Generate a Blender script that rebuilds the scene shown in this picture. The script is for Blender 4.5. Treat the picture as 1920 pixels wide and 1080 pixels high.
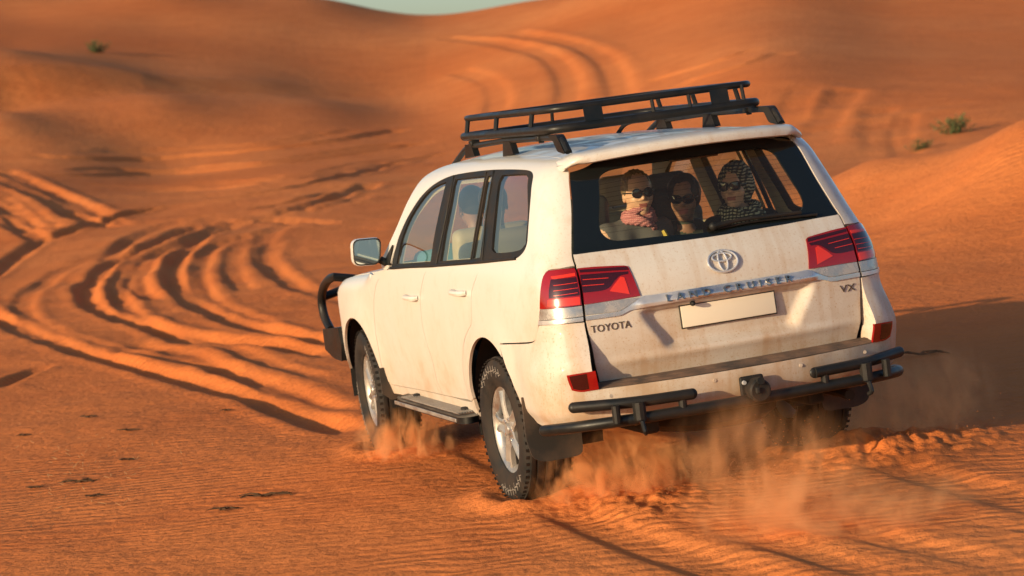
import bpy, bmesh, math, random
import numpy as np
from mathutils import Vector, Matrix
from mathutils.geometry import delaunay_2d_cdt
random.seed(4); rng=np.random.default_rng(7)
for o in list(bpy.data.objects): bpy.data.objects.remove(o)
SC=bpy.context.scene; COL=SC.collection
# ---------------------------------------------------------------- camera (solved from the car in the photograph)
CAM_R=np.array([[-0.30868483,-0.94244642,-0.1284851],[-0.03518502,0.14630352,-0.98861383],[0.95051338,-0.30064934,-0.07832167]])
CAM_C=np.array([-12.5845708,4.76762525,2.18104855]); CAM_F=4613.3757   # pixels of a 1920 wide picture
RX,DN,FW=CAM_R
PIT,ROL=math.radians(-4.5),math.radians(-3.0)
UPC=math.sin(PIT)*FW+math.cos(PIT)*(math.cos(ROL)*(-DN)+math.sin(ROL)*RX); UPC/=np.linalg.norm(UPC)
YW=FW-(FW@UPC)*UPC; YW/=np.linalg.norm(YW); XW=np.cross(YW,UPC)
Q=np.array([XW,YW,UPC])                # car frame -> world frame (car stands at the world origin on a tilted slope)
def w_of(p): return np.asarray(p,float)@Q.T
CAMW=Q@CAM_C; CR=CAM_R@Q.T             # camera position and axes in the world
cam=bpy.data.cameras.new('camera'); cam.sensor_width=36; cam.lens=36*CAM_F/1920; cam.clip_start=.1; cam.clip_end=20000
co=bpy.data.objects.new('camera',cam); COL.objects.link(co); SC.camera=co
M4=Matrix.Identity(4)
for i in range(3):
    M4[i][0]=CR[0][i]; M4[i][1]=-CR[1][i]; M4[i][2]=-CR[2][i]; M4[i][3]=CAMW[i]
co.matrix_world=M4
cam.dof.use_dof=True; cam.dof.focus_distance=13.0; cam.dof.aperture_fstop=3.5
# ---------------------------------------------------------------- light
LT=np.array([.42,-1.,-.265]); LT=Q@(LT/np.linalg.norm(LT))          # direction the sunlight travels, world
sun_el=math.asin(-LT[2]); sun_az=math.atan2(-LT[0],-LT[1])
wd=bpy.data.worlds.new('World'); SC.world=wd; wd.use_nodes=True
nt=wd.node_tree; bg=nt.nodes['Background']; sk=nt.nodes.new('ShaderNodeTexSky'); sk.sky_type='NISHITA'; sk.sun_disc=False
sk.sun_elevation=sun_el; sk.sun_rotation=sun_az; sk.dust_density=1.5; sk.air_density=.9; sk.ozone_density=2.0
nt.links.new(sk.outputs[0],bg.inputs[0]); bg.inputs[1].default_value=.15
sl=bpy.data.lights.new('sun','SUN'); sl.energy=4.8; sl.angle=math.radians(.6); sl.color=(1,.77,.47)
so=bpy.data.objects.new('sun',sl); COL.objects.link(so); so.rotation_euler=Vector(LT).to_track_quat('-Z','Y').to_euler(); so.location=(-20,-20,20)
SC.view_settings.view_transform='Standard'; SC.view_settings.look='None'; SC.view_settings.exposure=.33; SC.view_settings.gamma=1
SC.view_settings.use_curve_mapping=False
# ---------------------------------------------------------------- helpers
def mat(name,col,rough=.5,metal=0,spec=.5,coat=0,**kw):
    m=bpy.data.materials.new(name); m.use_nodes=True; b=m.node_tree.nodes['Principled BSDF']
    b.inputs['Base Color'].default_value=(*col,1); b.inputs['Roughness'].default_value=rough; b.inputs['Metallic'].default_value=metal
    b.inputs['Specular IOR Level'].default_value=spec; b.inputs['Coat Weight'].default_value=coat; b.inputs['Coat Roughness'].default_value=.06
    return m
class NG:
    def __init__(s,m): s.t=m.node_tree; s.n=s.t.nodes; s.b=s.n.get('Principled BSDF'); s.tc=None
    def new(s,t,**kw):
        n=s.n.new('ShaderNode'+t)
        for k,v in kw.items(): setattr(n,k,v)
        return n
    def l(s,a,b): s.t.links.new(a,b)
    def obj(s):
        if not s.tc: s.tc=s.new('TexCoord')
        return s.tc.outputs['Object']
    def noise(s,scale,detail=4,rough=.6,vec=None,stretch=None,dist=0):
        n=s.new('TexNoise'); n.inputs['Scale'].default_value=scale; n.inputs['Detail'].default_value=detail; n.inputs['Roughness'].default_value=rough; n.inputs['Distortion'].default_value=dist
        v=vec or s.obj()
        if stretch:
            mp=s.new('Mapping'); mp.inputs['Scale'].default_value=stretch; s.l(v,mp.inputs[0]); v=mp.outputs[0]
        s.l(v,n.inputs['Vector']); return n.outputs['Fac']
    def rmp(s,x,a,b,c=0.,d=1.):
        n=s.new('MapRange'); n.inputs[1].default_value=a; n.inputs[2].default_value=b; n.inputs[3].default_value=c; n.inputs[4].default_value=d; s.l(x,n.inputs[0]); return n.outputs[0]
    def m(s,op,a,b):
        n=s.new('Math',operation=op)
        for i,x in enumerate((a,b)):
            if hasattr(x,'is_linked'): s.l(x,n.inputs[i])
            else: n.inputs[i].default_value=x
        return n.outputs[0]
    def mix(s,f,a,b):
        n=s.new('Mix',data_type='RGBA')
        if hasattr(f,'is_linked'): s.l(f,n.inputs[0])
        else: n.inputs[0].default_value=f
        for i,x in((6,a),(7,b)):
            if hasattr(x,'is_linked'): s.l(x,n.inputs[i])
            else: n.inputs[i].default_value=(*x,1)
        return n.outputs[2]
    def sep(s,v=None):
        n=s.new('SeparateXYZ'); s.l(v or s.obj(),n.inputs[0]); return n.outputs
    def bump(s,h,dist=.01,strength=1.):
        n=s.new('Bump'); n.inputs['Distance'].default_value=dist; n.inputs['Strength'].default_value=strength; s.l(h,n.inputs['Height']); s.l(n.outputs[0],s.b.inputs['Normal'])
def empty(name,loc=(0,0,0)):
    o=bpy.data.objects.new(name,None); COL.objects.link(o); o.location=loc; return o
def tag(o,label,cat,group=None,kind=None):
    o['label']=label
    if cat: o['category']=cat
    if group: o['group']=group
    if kind: o['kind']=kind
    return o
def link(name,me,parent=None):
    o=bpy.data.objects.new(name,me); COL.objects.link(o)
    if parent is not None: o.parent=parent
    return o
def pydata(name,V,F,mats,smooth=True,nrm=None,mi=None,sharp=None):
    me=bpy.data.meshes.new(name); me.from_pydata([tuple(map(float,v)) for v in V],[],[tuple(map(int,f)) for f in F])
    for m in (mats if isinstance(mats,(list,tuple)) else [mats]): me.materials.append(m)
    me.polygons.foreach_set('use_smooth',[smooth]*len(me.polygons))
    if mi is not None: me.polygons.foreach_set('material_index',list(map(int,mi)))
    me.update()
    if sharp is not None:
        try: me.set_sharp_from_angle(angle=math.radians(sharp))
        except Exception: pass
    if nrm is not None: me.normals_split_custom_set_from_vertices([tuple(map(float,n)) for n in nrm])
    return me
class MB:
    def __init__(s): s.V=[]; s.F=[]
    def add(s,V,F):
        k=len(s.V); s.V+=[tuple(v) for v in V]; s.F+=[tuple(i+k for i in f) for f in F]; return s
    def box(s,c,size,rot=None,bev=0.):
        bm=bmesh.new(); bmesh.ops.create_cube(bm,size=1)
        for v in bm.verts: v.co=Vector((v.co.x*size[0],v.co.y*size[1],v.co.z*size[2]))
        if bev>0: bmesh.ops.bevel(bm,geom=bm.edges[:],offset=bev,segments=3,profile=.5,affect='EDGES')
        R=rot if rot is not None else Matrix.Identity(3)
        V=[R@v.co+Vector(c) for v in bm.verts]; bm.verts.index_update(); F=[[v.index for v in f.verts] for f in bm.faces]; bm.free(); return s.add(V,F)
    def tube(s,path,r,seg=12,closed=False,cap=True,flat=None):
        P=[Vector(p) for p in path]; n=len(P); R=r if isinstance(r,(list,tuple)) else [r]*n
        up=Vector((0,0,1)); prev=None; V=[]
        for i in range(n):
            if closed: t=P[(i+1)%n]-P[i-1]
            else: t=P[min(i+1,n-1)]-P[max(i-1,0)]
            t.normalize()
            if prev is None:
                a=up if abs(t.dot(up))<.9 else Vector((1,0,0)); u=t.cross(a).normalized()
            else: u=(prev-t*prev.dot(t)).normalized()
            prev=u; w=t.cross(u)
            for k in range(seg):
                a=2*math.pi*k/seg; V.append(P[i]+(u*math.cos(a)+w*math.sin(a))*R[i])
        F=[]
        for i in range(n if closed else n-1):
            j=(i+1)%n
            for k in range(seg): F.append((i*seg+k,i*seg+(k+1)%seg,j*seg+(k+1)%seg,j*seg+k))
        if cap and not closed: F.append(tuple(range(seg))[::-1]); F.append(tuple((n-1)*seg+k for k in range(seg)))
        return s.add(V,F)
    def lathe(s,prof,c,axis='y',seg=48):
        V=[];n=len(prof)
        for k in range(seg):
            a=2*math.pi*k/seg
            for (r,h) in prof:
                if axis=='y': V.append((c[0]+r*math.cos(a),c[1]+h,c[2]+r*math.sin(a)))
                elif axis=='x': V.append((c[0]+h,c[1]+r*math.cos(a),c[2]+r*math.sin(a)))
                else: V.append((c[0]+r*math.cos(a),c[1]+r*math.sin(a),c[2]+h))
        F=[(k*n+i,k*n+i+1,((k+1)%seg)*n+i+1,((k+1)%seg)*n+i) for k in range(seg) for i in range(n-1)]
        return s.add(V,F)
    def ell(s,c,rad,rot=None,u=16,v=10):
        R=rot if rot is not None else Matrix.Identity(3); V=[];F=[]
        for i in range(v+1):
            ph=math.pi*i/v
            for k in range(u):
                a=2*math.pi*k/u; V.append(R@Vector((rad[0]*math.sin(ph)*math.cos(a),rad[1]*math.sin(ph)*math.sin(a),rad[2]*math.cos(ph)))+Vector(c))
        for i in range(v):
            for k in range(u): F.append((i*u+k,(i+1)*u+k,(i+1)*u+(k+1)%u,i*u+(k+1)%u))
        return s.add(V,F)
    def prism(s,poly,plane,a,b):
        n=len(poly)
        def P(p,h): return {'xz':(p[0],h,p[1]),'yz':(h,p[0],p[1]),'xy':(p[0],p[1],h)}[plane]
        V=[P(p,a) for p in poly]+[P(p,b) for p in poly]
        F=[tuple(range(n))[::-1],tuple(range(n,2*n))]+[(i,(i+1)%n,n+(i+1)%n,n+i) for i in range(n)]
        return s.add(V,F)
    def mirror(s):
        s.V=[(v[0],-v[1],v[2]) for v in s.V]; s.F=[tuple(reversed(f)) for f in s.F]; return s
    def build(s,name,m,parent=None,smooth=True,sharp=35,fix=True):
        me=pydata(name,s.V,s.F,m,smooth)
        if fix:
            bm=bmesh.new(); bm.from_mesh(me); bmesh.ops.recalc_face_normals(bm,faces=bm.faces[:]); bm.to_mesh(me); bm.free()
        if smooth and sharp: me.set_sharp_from_angle(angle=math.radians(sharp))
        return link(name,me,parent)
def bez(pts,n=8):
    P=[np.array(p,float) for p in pts]; out=[]
    for i in range(len(P)-1):
        p0=P[i-1] if i>0 else 2*P[0]-P[1]; p1,p2=P[i],P[i+1]; p3=P[i+2] if i+2<len(P) else 2*P[-1]-P[-2]
        for t in np.linspace(0,1,n,endpoint=False):
            out.append(.5*((2*p1)+(-p0+p2)*t+(2*p0-5*p1+4*p2-p3)*t*t+(-p0+3*p1-3*p2+p3)*t**3))
    out.append(P[-1]); return [tuple(p) for p in out]
def fillet(pts,rad,n=6,closed=False):
    # polyline with rounded corners
    P=[np.array(p,float) for p in pts]; out=[]; N=len(P)
    for i in range(N):
        if not closed and i in(0,N-1): out.append(tuple(P[i])); continue
        a,b,c=P[i-1],P[i],P[(i+1)%N]; da=a-b; dc=c-b; la,lc=np.linalg.norm(da),np.linalg.norm(dc); r=min(rad,la*.45,lc*.45)
        p0=b+da/la*r; p1=b+dc/lc*r
        for t in np.linspace(0,1,n): out.append(tuple((1-t)**2*p0+2*t*(1-t)*b+t*t*p1))
    return out
# numpy gradient noise
_perm=rng.permutation(512)
def pnoise(x,y,seed=0):
    xi=np.floor(x).astype(int); yi=np.floor(y).astype(int); xf=x-xi; yf=y-yi
    u=xf**3*(xf*(xf*6-15)+10); v=yf**3*(yf*(yf*6-15)+10)
    def g(i,j):
        h=_perm[(_perm[(i+seed*17)&511]+j)&511]*(2*math.pi/512); return np.cos(h),np.sin(h)
    def d(i,j,a,b):
        c,s=g(i,j); return c*a+s*b
    n00=d(xi,yi,xf,yf); n10=d(xi+1,yi,xf-1,yf); n01=d(xi,yi+1,xf,yf-1); n11=d(xi+1,yi+1,xf-1,yf-1)
    return ((n00*(1-u)+n10*u)*(1-v)+(n01*(1-u)+n11*u)*v)*1.4
def sst(a,b,x):
    t=np.clip((x-a)/(b-a),0,1); return t*t*(3-2*t)
def spl(xs,ys):
    xs=np.array(xs,float); ys=np.array(ys,float)
    h=np.diff(xs); d=np.diff(ys)/h; m=np.zeros(len(xs)); m[0]=d[0]; m[-1]=d[-1]
    for i in range(1,len(xs)-1):
        if d[i-1]*d[i]>0:
            w1=2*h[i]+h[i-1]; w2=h[i]+2*h[i-1]; m[i]=(w1+w2)/(w1/d[i-1]+w2/d[i])
    def f(x):
        x=np.clip(x,xs[0],xs[-1]); i=np.clip(np.searchsorted(xs,x)-1,0,len(xs)-2)
        t=(x-xs[i])/h[i]; t2=t*t; t3=t2*t
        return (2*t3-3*t2+1)*ys[i]+(t3-2*t2+t)*h[i]*m[i]+(-2*t3+3*t2)*ys[i+1]+(t3-t2)*h[i]*m[i+1]
    return f
def pray(pix):            # pixel of the photograph -> direction in the car frame
    pix=np.asarray(pix,float); v=np.stack([(pix[...,0]-960)/CAM_F,(pix[...,1]-540)/CAM_F,np.ones(pix.shape[:-1])],-1)@CAM_R
    return v/np.linalg.norm(v,axis=-1,keepdims=True)
def at(pix,ax,val):       # point of that ray where one car coordinate is known
    d=pray(pix); t=(val-CAM_C[ax])/d[ax]; return CAM_C+d*t
# ================================================================ the sand
NPL=Q@np.array([0,0,1.])
def zplane(x,y): return -(NPL[0]*x+NPL[1]*y)/NPL[2]
def pix_dir(c,r): return pray(np.stack(np.broadcast_arrays(np.asarray(c,float),np.asarray(r,float)),-1))@Q.T
TAB={-400:[(34,650),(50,555),(65,470),(80,400),(95,310),(105,190),(111,112),(128,98),(148,62),(168,22),(188,-22),(220,10),(320,110),(1500,225)],
0:[(34,600),(50,500),(60,430),(75,345),(88,290),(98,215),(108,180),(114,112),(130,92),(150,58),(170,20),(190,-25),(220,10),(320,100),(1500,210)],
300:[(31,590),(45,478),(60,405),(75,352),(90,300),(102,205),(111,178),(118,140),(130,118),(146,75),(162,30),(180,-20),(212,10),(320,95),(1500,195)],
600:[(28,587),(40,478),(55,390),(70,330),(86,290),(104,210),(115,186),(121,176),(134,130),(149,80),(164,36),(183,-2),(218,40),(400,100),(1500,180)],
760:[(40,457),(60,360),(80,300),(102,230),(118,190),(134,130),(150,78),(167,45),(190,26),(222,50),(400,100),(1500,172)],
980:[(40,430),(60,330),(85,255),(105,170),(120,120),(134,80),(150,45),(168,9),(210,24),(400,90),(1500,160)],
1200:[(40,400),(60,300),(78,215),(94,160),(108,105),(122,65),(136,20),(152,-30),(200,10),(1500,150)],
1450:[(30,450),(37,358),(45,340),(55,300),(63,250),(76,150),(88,100),(102,65),(118,20),(136,-40),(200,0),(1500,140)],
1650:[(24,505),(30,385),(34,296),(38,330),(48,318),(57,265),(68,190),(80,135),(95,90),(112,50),(130,-10),(150,-60),(220,0),(1500,135)],
1920:[(20,560),(24,462),(27,345),(30,228),(33,250),(40,290),(52,260),(63,195),(78,135),(95,90),(112,45),(130,-10),(150,-60),(220,0),(1500,125)],
2300:[(20,510),(24,400),(27,260),(30,140),(33,165),(40,240),(60,200),(80,130),(96,85),(112,40),(132,-30),(220,0),(1500,110)]}
# a slip face runs across the left: base line (azimuth tangent, distance) and its height
SLIP=np.array([[-.26,101.],[-.21,105.],[-.145,111.],[-.078,119.],[-.03,125.],[.4,200.]]); SLH=np.array([1.5,1.45,.95,.35,.0,.0])
def slip(X,D):
    a=X/np.maximum(D,1.); db=np.interp(a,SLIP[:,0],SLIP[:,1]); h=np.interp(a,SLIP[:,0],SLH)
    d=(D-db)*.62; return h*sst(-.3,3.9,d)*np.where(D>60,1,0)*(1-sst(8,75,D-db))
pts=[];val=[]
for c,L in TAB.items():
    for D,r in L:
        d=pix_dir(c,r); p=d*(D/d[1]); z=p[2]
        pts.append((p[0]/D*7,math.log(D)*1.6)); val.append((z-slip(p[0],D))/D)
for a in np.linspace(-.35,.35,9):
    for D in (3.,5.,8.,12.,16.,20.,25.):
        if D>=20 and a>.1: continue
        X=a*D; pts.append((a*7,math.log(D)*1.6)); val.append((zplane(X+CAMW[0],D+CAMW[1])-CAMW[2])/D)
pts=np.array(pts); val=np.array(val)
def kern(A,B): return np.sqrt(((A[:,None]-B[None])**2).sum(-1)+.02)
_K=kern(pts,pts); _n=len(pts)
_A=np.block([[_K+np.eye(_n)*1e-3,np.c_[np.ones(_n),pts]],[np.c_[np.ones(_n),pts].T,np.zeros((3,3))]])
_w=np.linalg.solve(_A,np.r_[val,0,0,0])
_p32=pts.astype(np.float32); _w32=_w[:_n].astype(np.float64); _pp=(_p32.astype(np.float64)**2).sum(1)
def cheap(q): return np.sqrt(np.maximum((q*q).sum(1)[:,None]+_pp[None]-2*q@pts.T,0)+.02)
def zbase(x,y,withslip=True):
    x=np.asarray(x,float); y=np.asarray(y,float); shp=x.shape; x=x.ravel(); y=y.ravel()
    X=x-CAMW[0]; Y=y-CAMW[1]; r=np.hypot(X,Y)+1e-6; az=np.arctan2(X,Y); ac=np.clip(az,-.36,.36); a=np.tan(ac); D=r*np.cos(ac)
    out=np.empty_like(x); q=np.stack([a*7,np.log(np.clip(D,2.5,1500))*1.6],-1)
    for i in range(0,len(x),20000):
        k=cheap(q[i:i+20000]); out[i:i+20000]=k@_w32+_w[_n]+q[i:i+20000]@_w[_n+1:]
    z=out*D+CAMW[2]+(slip(a*D,D) if withslip else 0)
    pl=zplane(x,y); wn=sst(17,27,r-2.5*sst(.0,.2,a))
    z=pl*(1-wn)+z*wn
    sp_=np.exp(-((az+.247)/.030)**2-((r-84)/9)**2); z=z+.45*sp_*sst(-.195,-.225,az)
    # outside the picture the dunes go on
    rr=np.minimum(r,26)/r; gen=zplane(CAMW[0]+X*rr,CAMW[1]+Y*rr)+sst(25,160,r)*(4+5*pnoise(x/70,y/70,3)+1.5*pnoise(x/22,y/22,4))
    wo=sst(.36,.8,np.abs(az)); z=z*(1-wo)+gen*wo
    return z.reshape(shp)
def on_sand(pix,z=zbase,dmax=260):
    pix=np.atleast_2d(np.asarray(pix,float)); d=pray(pix)@Q.T; d=d/d[:,1:2]
    D=np.geomspace(4,dmax,90); n=np.arange(len(d)); lo=np.full(len(d),D[0]); hi=np.full(len(d),dmax)
    for _ in range(3):
        T=lo[:,None]+(hi-lo)[:,None]*(np.arange(90)/89.)[None] if _ else np.broadcast_to(D,(len(d),90))
        P=CAMW+d[:,None]*T[...,None]; h=(P[...,2]-z(P[...,0],P[...,1]))<0; k=np.maximum(np.where(h.any(1),h.argmax(1),89),1); lo,hi=T[n,k-1],T[n,k]
    return CAMW+d*((lo+hi)/2)[:,None]
# ---- wheel ruts traced as lines on the sand: (pixels, half width, depth, berm)
RUT=[([(760,300),(640,331),(468,367),(375,381),(272,394),(170,421),(85,449),(43,472),(0,506),(-55,545),(-45,575),(0,597),(64,627),(149,657),(255,685),(383,719),(468,742),(580,782),(690,815)],.17,.13,.6),
([(700,345),(553,393),(451,408),(362,427),(277,463),(213,489),(183,518),(162,537),(170,565),(213,593),(272,610),(383,630),(553,650),(650,668)],.17,.12,.7),
([(640,355),(480,392),(349,412),(255,444),(196,489)],.13,.07,.6),
([(640,420),(490,412),(409,433),(349,467),(324,510),(341,548),(383,578),(447,604),(532,622),(630,645)],.15,.10,.8),
([(560,425),(440,450),(392,470),(371,506),(383,548),(426,580),(520,612)],.13,.06,.8),
([(0,318),(106,361),(183,403),(230,425)],.14,.07,.6),([(-20,330),(0,335),(85,371),(158,408),(190,425)],.15,.09,.6),
([(-20,398),(0,408),(55,437),(80,450)],.16,.10,.6),([(-20,735),(0,723),(50,702),(98,680)],.13,.10,.5),
([(230,640),(340,659),(426,693),(511,723),(600,757),(660,778)],.16,.09,.7),
([(40,292),(213,300),(340,294),(480,280),(640,262),(760,240)],.25,.10,.5),([(60,330),(240,328),(420,318),(640,290),(820,262)],.25,.09,.5),([(120,345),(300,350),(470,340),(650,315)],.2,.07,.5),
([(250,360),(420,352),(560,335),(760,300),(860,280)],.2,.08,.5),
([(985,925),(1100,978),(1230,1026),(1420,1085),(1800,1200)],.13,.075,.8),([(1560,838),(1690,878),(1920,938),(2150,1000)],.13,.06,.7),
([(1300,985),(1430,1012),(1600,1062),(1750,1100)],.10,.035,.8),([(1480,960),(1640,1005),(1800,1040),(2000,1090)],.10,.03,.8),
([(830,810),(900,845),(960,875),(1040,905)],.13,.05,.7),
([(830,72),(940,80),(1020,100),(1055,130),(1068,165),(1060,200)],.55,.13,.8),([(960,62),(1060,78),(1125,105),(1155,145),(1165,190)],.55,.13,.8),
([(860,130),(915,150),(935,180),(930,210)],.5,.08,.8),
([(1180,165),(1300,130),(1430,88)],.4,.10,.8),([(1240,170),(1350,135),(1480,95)],.4,.10,.8),
([(1590,165),(1565,200),(1545,235),(1530,275)],.5,.09,.6),([(1510,160),(1490,200),(1480,240)],.45,.07,.6),([(1650,200),(1640,240),(1655,280)],.4,.05,.6),
([(1700,210),(1690,250),(1700,290)],.31,.05,.6)]
RUTW=[]; BAS=on_sand([(330,520)])[0]; _rr=random.Random(3)
for n_,(px,w,dep,bm_) in enumerate(RUT):
    P=on_sand(bez(px,4))[:,:2]; left=n_<14; RUTW.append((P,w*(.85 if left else 1),dep*(.72 if left else .55 if w<.3 else .8),bm_*.8))
    if left and len(P)>10 and n_ not in(0,8):          # fainter older tracks run beside it
        t=np.gradient(P,axis=0); nn=np.stack([-t[:,1],t[:,0]],-1); nn/=np.linalg.norm(nn,axis=1,keepdims=True)+1e-9
        for k in range(2):
            a=_rr.randint(0,len(P)//3); b=_rr.randint(2*len(P)//3,len(P)); RUTW.append((P[a:b]+nn[a:b]*_rr.choice([-1,1])*_rr.uniform(.4,1.9),_rr.uniform(.07,.13),_rr.uniform(.016,.038),.7))
def seg_dist(x,y,P):
    best=np.full(x.shape,1e9); al=np.zeros(x.shape); acc=0.
    for a,b in zip(P[:-1],P[1:]):
        d=b-a; L2=d@d+1e-9; t=np.clip(((x-a[0])*d[0]+(y-a[1])*d[1])/L2,0,1); ex=x-a[0]-t*d[0]; ey=y-a[1]-t*d[1]; dd=np.hypot(ex,ey)
        sg=np.sign(d[0]*ey-d[1]*ex); k=dd<np.abs(best); best=np.where(k,dd*np.where(sg==0,1,sg),best); al=np.where(k,acc+t*math.sqrt(L2),al); acc+=math.sqrt(L2)
    return best,al,acc
def zdetail(x,y,full=True):
    z=np.zeros_like(x); r=np.hypot(x-CAMW[0],y-CAMW[1])
    und=.030*pnoise(x/2.6,y/2.6,1)+.014*pnoise(x/1.1+9,y/.8,2); nearcar=np.hypot(x-.5,y-1.)
    z+=und*(.25+.75*sst(2.5,7,nearcar))*np.clip(r/25,.5,1.3)*(1-.6*sst(55,90,r))
    z+=sst(60,110,r)*(.13*pnoise(x/17,y/21,8)+.02*pnoise(x/7,y/9,9))*(1-.6*sst(170,230,r))
    if not full: return z
    churn=np.zeros_like(x); cs=1.5; ci=np.floor(x/cs).astype(np.int64)+5000; cj=np.floor(y/cs).astype(np.int64)+5000; key=ci*10000+cj
    inr=np.where(r<300)[0]; order=inr[np.argsort(key[inr],kind='stable')]; ks=key[order]
    def near(P,m):
        q=np.concatenate([a+(b-a)*np.linspace(0,1,max(2,int(np.hypot(*(b-a))/.7)+1))[:,None] for a,b in zip(P[:-1],P[1:])]); n=int(math.ceil(m/cs)); c=np.unique(np.floor(q/cs).astype(np.int64)+5000,axis=0)
        kk=np.unique(np.concatenate([(c[:,0]+i)*10000+c[:,1]+j for i in range(-n,n+1) for j in range(-n,n+1)]))
        a=np.searchsorted(ks,kk,'left'); b=np.searchsorted(ks,kk,'right'); g=[order[i:j] for i,j in zip(a,b) if j>i]
        return np.concatenate(g) if g else np.array([],int)
    for P,w,dep,bm_ in RUTW:
        k=near(P,max(w,.3)*5)
        if not len(k): continue
        d,al,L=seg_dist(x[k],y[k],P); big=w>.3; wr=np.maximum(w,.0042*r[k]) if w<.3 else w; ww=wr*(1+(.12 if big else .18)*pnoise(al/1.7,al*0+w*9,5)); grow=(wr/w)**.6
        ad=np.abs(d)/ww; fade=sst(0,1.2,al)*sst(0,1.2,L-al)
        side=np.where(d>0,1.15,.75)
        prof=-np.exp(-(ad/1.0)**4)*(1+(0 if big else .1)*pnoise(x[k]*3,y[k]*3,6))+bm_*.40*side*np.exp(-((ad-1.75)/.62)**2)*(1+(.15 if big else .3)*pnoise(x[k]*1.6,y[k]*1.6,7))
        z[k]+=prof*dep*grow*fade*(.85+.4*pnoise(al/4.3,al*0+w*31,11)); churn[k]=np.maximum(churn[k],np.exp(-(ad/4.)**2)*fade*np.minimum(1,dep*9)*(0 if big else .6))
    lump=.020*pnoise(x/.9,y/.9,12)+.009*pnoise(x/.3,y/.3,13)
    z+=lump*np.clip(churn,0,1)*np.clip(r/22,.35,1.4)
    # churned basin left of the car where the tracks cross
    u=x-BAS[0]; v=y-BAS[1]; msk=np.exp(-(u/9.)**2-(v/15.)**2)
    n1=pnoise(x/1.3+.35*y,y/2.4,31); n2=pnoise(x/.55,y/1.2,32)
    z+=msk*(-.025*np.clip(n1-.22,0,1)*2.2+.02*np.clip(n2-.15,0,1))
    n3=pnoise(x/3.2,y/1.5,33); z+=.05*n3*np.exp(-((x-BAS[0]-3)/14.)**2-((y-BAS[1]-26)/14.)**2)
    return z
def zsand(x,y): return zbase(x,y)+zdetail(np.asarray(x,float).ravel(),np.asarray(y,float).ravel()).reshape(np.shape(x))
def build_sand():
    azd=np.concatenate([np.linspace(-math.pi,-.30,34,endpoint=False),np.linspace(-.30,-.226,14,endpoint=False),np.linspace(-.226,.226,720),np.linspace(.226,.30,15)[1:],np.linspace(.30,math.pi,35)[1:-1]])
    r1=1/np.linspace(1/1.2,1/6.2,30,endpoint=False); r2=1/np.linspace(1/6.2,1/58,700,endpoint=False); r3=np.linspace(58,150,440,endpoint=False); r4=np.linspace(150,290,110,endpoint=False); r5=np.geomspace(290,6000,34)
    rr=np.concatenate([r1,r2,r3,r4,r5]); na,nr=len(azd),len(rr)
    A,R_=np.meshgrid(azd,rr); x=(CAMW[0]+R_*np.sin(A)).ravel(); y=(CAMW[1]+R_*np.cos(A)).ravel()
    # the smooth dunes are worked out on every fourth ring and ray and interpolated
    ia=np.unique(np.r_[np.arange(0,na,5),na-1]); ir=np.unique(np.r_[np.arange(0,nr,4),nr-1])
    Zc=zbase(CAMW[0]+R_[np.ix_(ir,ia)]*np.sin(A[np.ix_(ir,ia)]),CAMW[1]+R_[np.ix_(ir,ia)]*np.cos(A[np.ix_(ir,ia)]),False)
    Z1=np.stack([np.interp(azd,azd[ia],row) for row in Zc]); lr=np.log(rr); k=np.clip(np.searchsorted(lr[ir],lr,side='right')-1,0,len(ir)-2); t=((lr-lr[ir][k])/(lr[ir][k+1]-lr[ir][k]))[:,None]
    z=(Z1[k]*(1-t)+Z1[k+1]*t).ravel()
    ac=np.clip(A.ravel(),-.36,.36); D_=R_.ravel()*np.cos(ac); z+=slip(np.tan(ac)*D_,D_)*(1-sst(.36,.8,np.abs(A.ravel())))
    z+=zdetail(x,y)
    # sand pressed and heaped round the wheels
    kn=np.where(R_.ravel()<24)[0]; xf,yf,zf=x,y,z; x,y,z=xf[kn],yf[kn],zf[kn]
    for cx,cy,hh in((0,.84,.035),(2.85,.84,.03),(0,-.84,.035),(2.85,-.84,.03)):
        p=w_of((cx,cy,0)); f=w_of((1,0,0))-w_of((0,0,0)); dx,dy=x-p[0],y-p[1]; u=dx*f[0]+dy*f[1]; v=-dx*f[1]+dy*f[0]
        z+=hh*np.exp(-((np.hypot(u/.34,v/.22)-1.1)/.45)**2)*(1+.6*pnoise(x*5,y*5,21))
    # heap thrown back by the left rear wheel, and the one behind the right rear wheel
    for (px,sx,sy,hh) in(((1150,930),.42,.17,.045),((1235,955),.3,.16,.03),((1720,838),.55,.16,.06),((1620,850),.3,.15,.035)):
        p=on_sand([px])[0]; dx,dy=x-p[0],y-p[1]; z+=hh*np.exp(-(dx/sx)**2-(dy/(sy*3))**2)*(1+.5*pnoise(x*6,y*4,22)+.35*pnoise(x*17,y*12,23))
    zf[kn]=z; x,y,z=xf,yf,zf
    V=np.empty((na*nr+1,3),np.float32); V[:-1,0]=x; V[:-1,1]=y; V[:-1,2]=z; V[-1]=(CAMW[0],CAMW[1],zplane(CAMW[0],CAMW[1]))
    i=np.arange(nr-1)[:,None]*na; j=np.arange(na)[None]; j2=(j+1)%na
    F=np.stack([i+j,i+j2,i+na+j2,i+na+j],-1).reshape(-1,4)
    me=bpy.data.meshes.new('sand_dunes'); nf=len(F); me.vertices.add(len(V)); me.vertices.foreach_set('co',V.ravel())
    fan=np.stack([np.full(na,len(V)-1),(np.arange(na)+1)%na,np.arange(na)],-1)
    loops=np.concatenate([F[:,::-1].ravel(),fan[:,::-1].ravel()]); starts=np.concatenate([np.arange(nf)*4,nf*4+np.arange(na)*3])
    me.loops.add(len(loops)); me.loops.foreach_set('vertex_index',loops.astype(np.int32)); me.polygons.add(nf+na); me.polygons.foreach_set('loop_start',starts.astype(np.int32))
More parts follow.
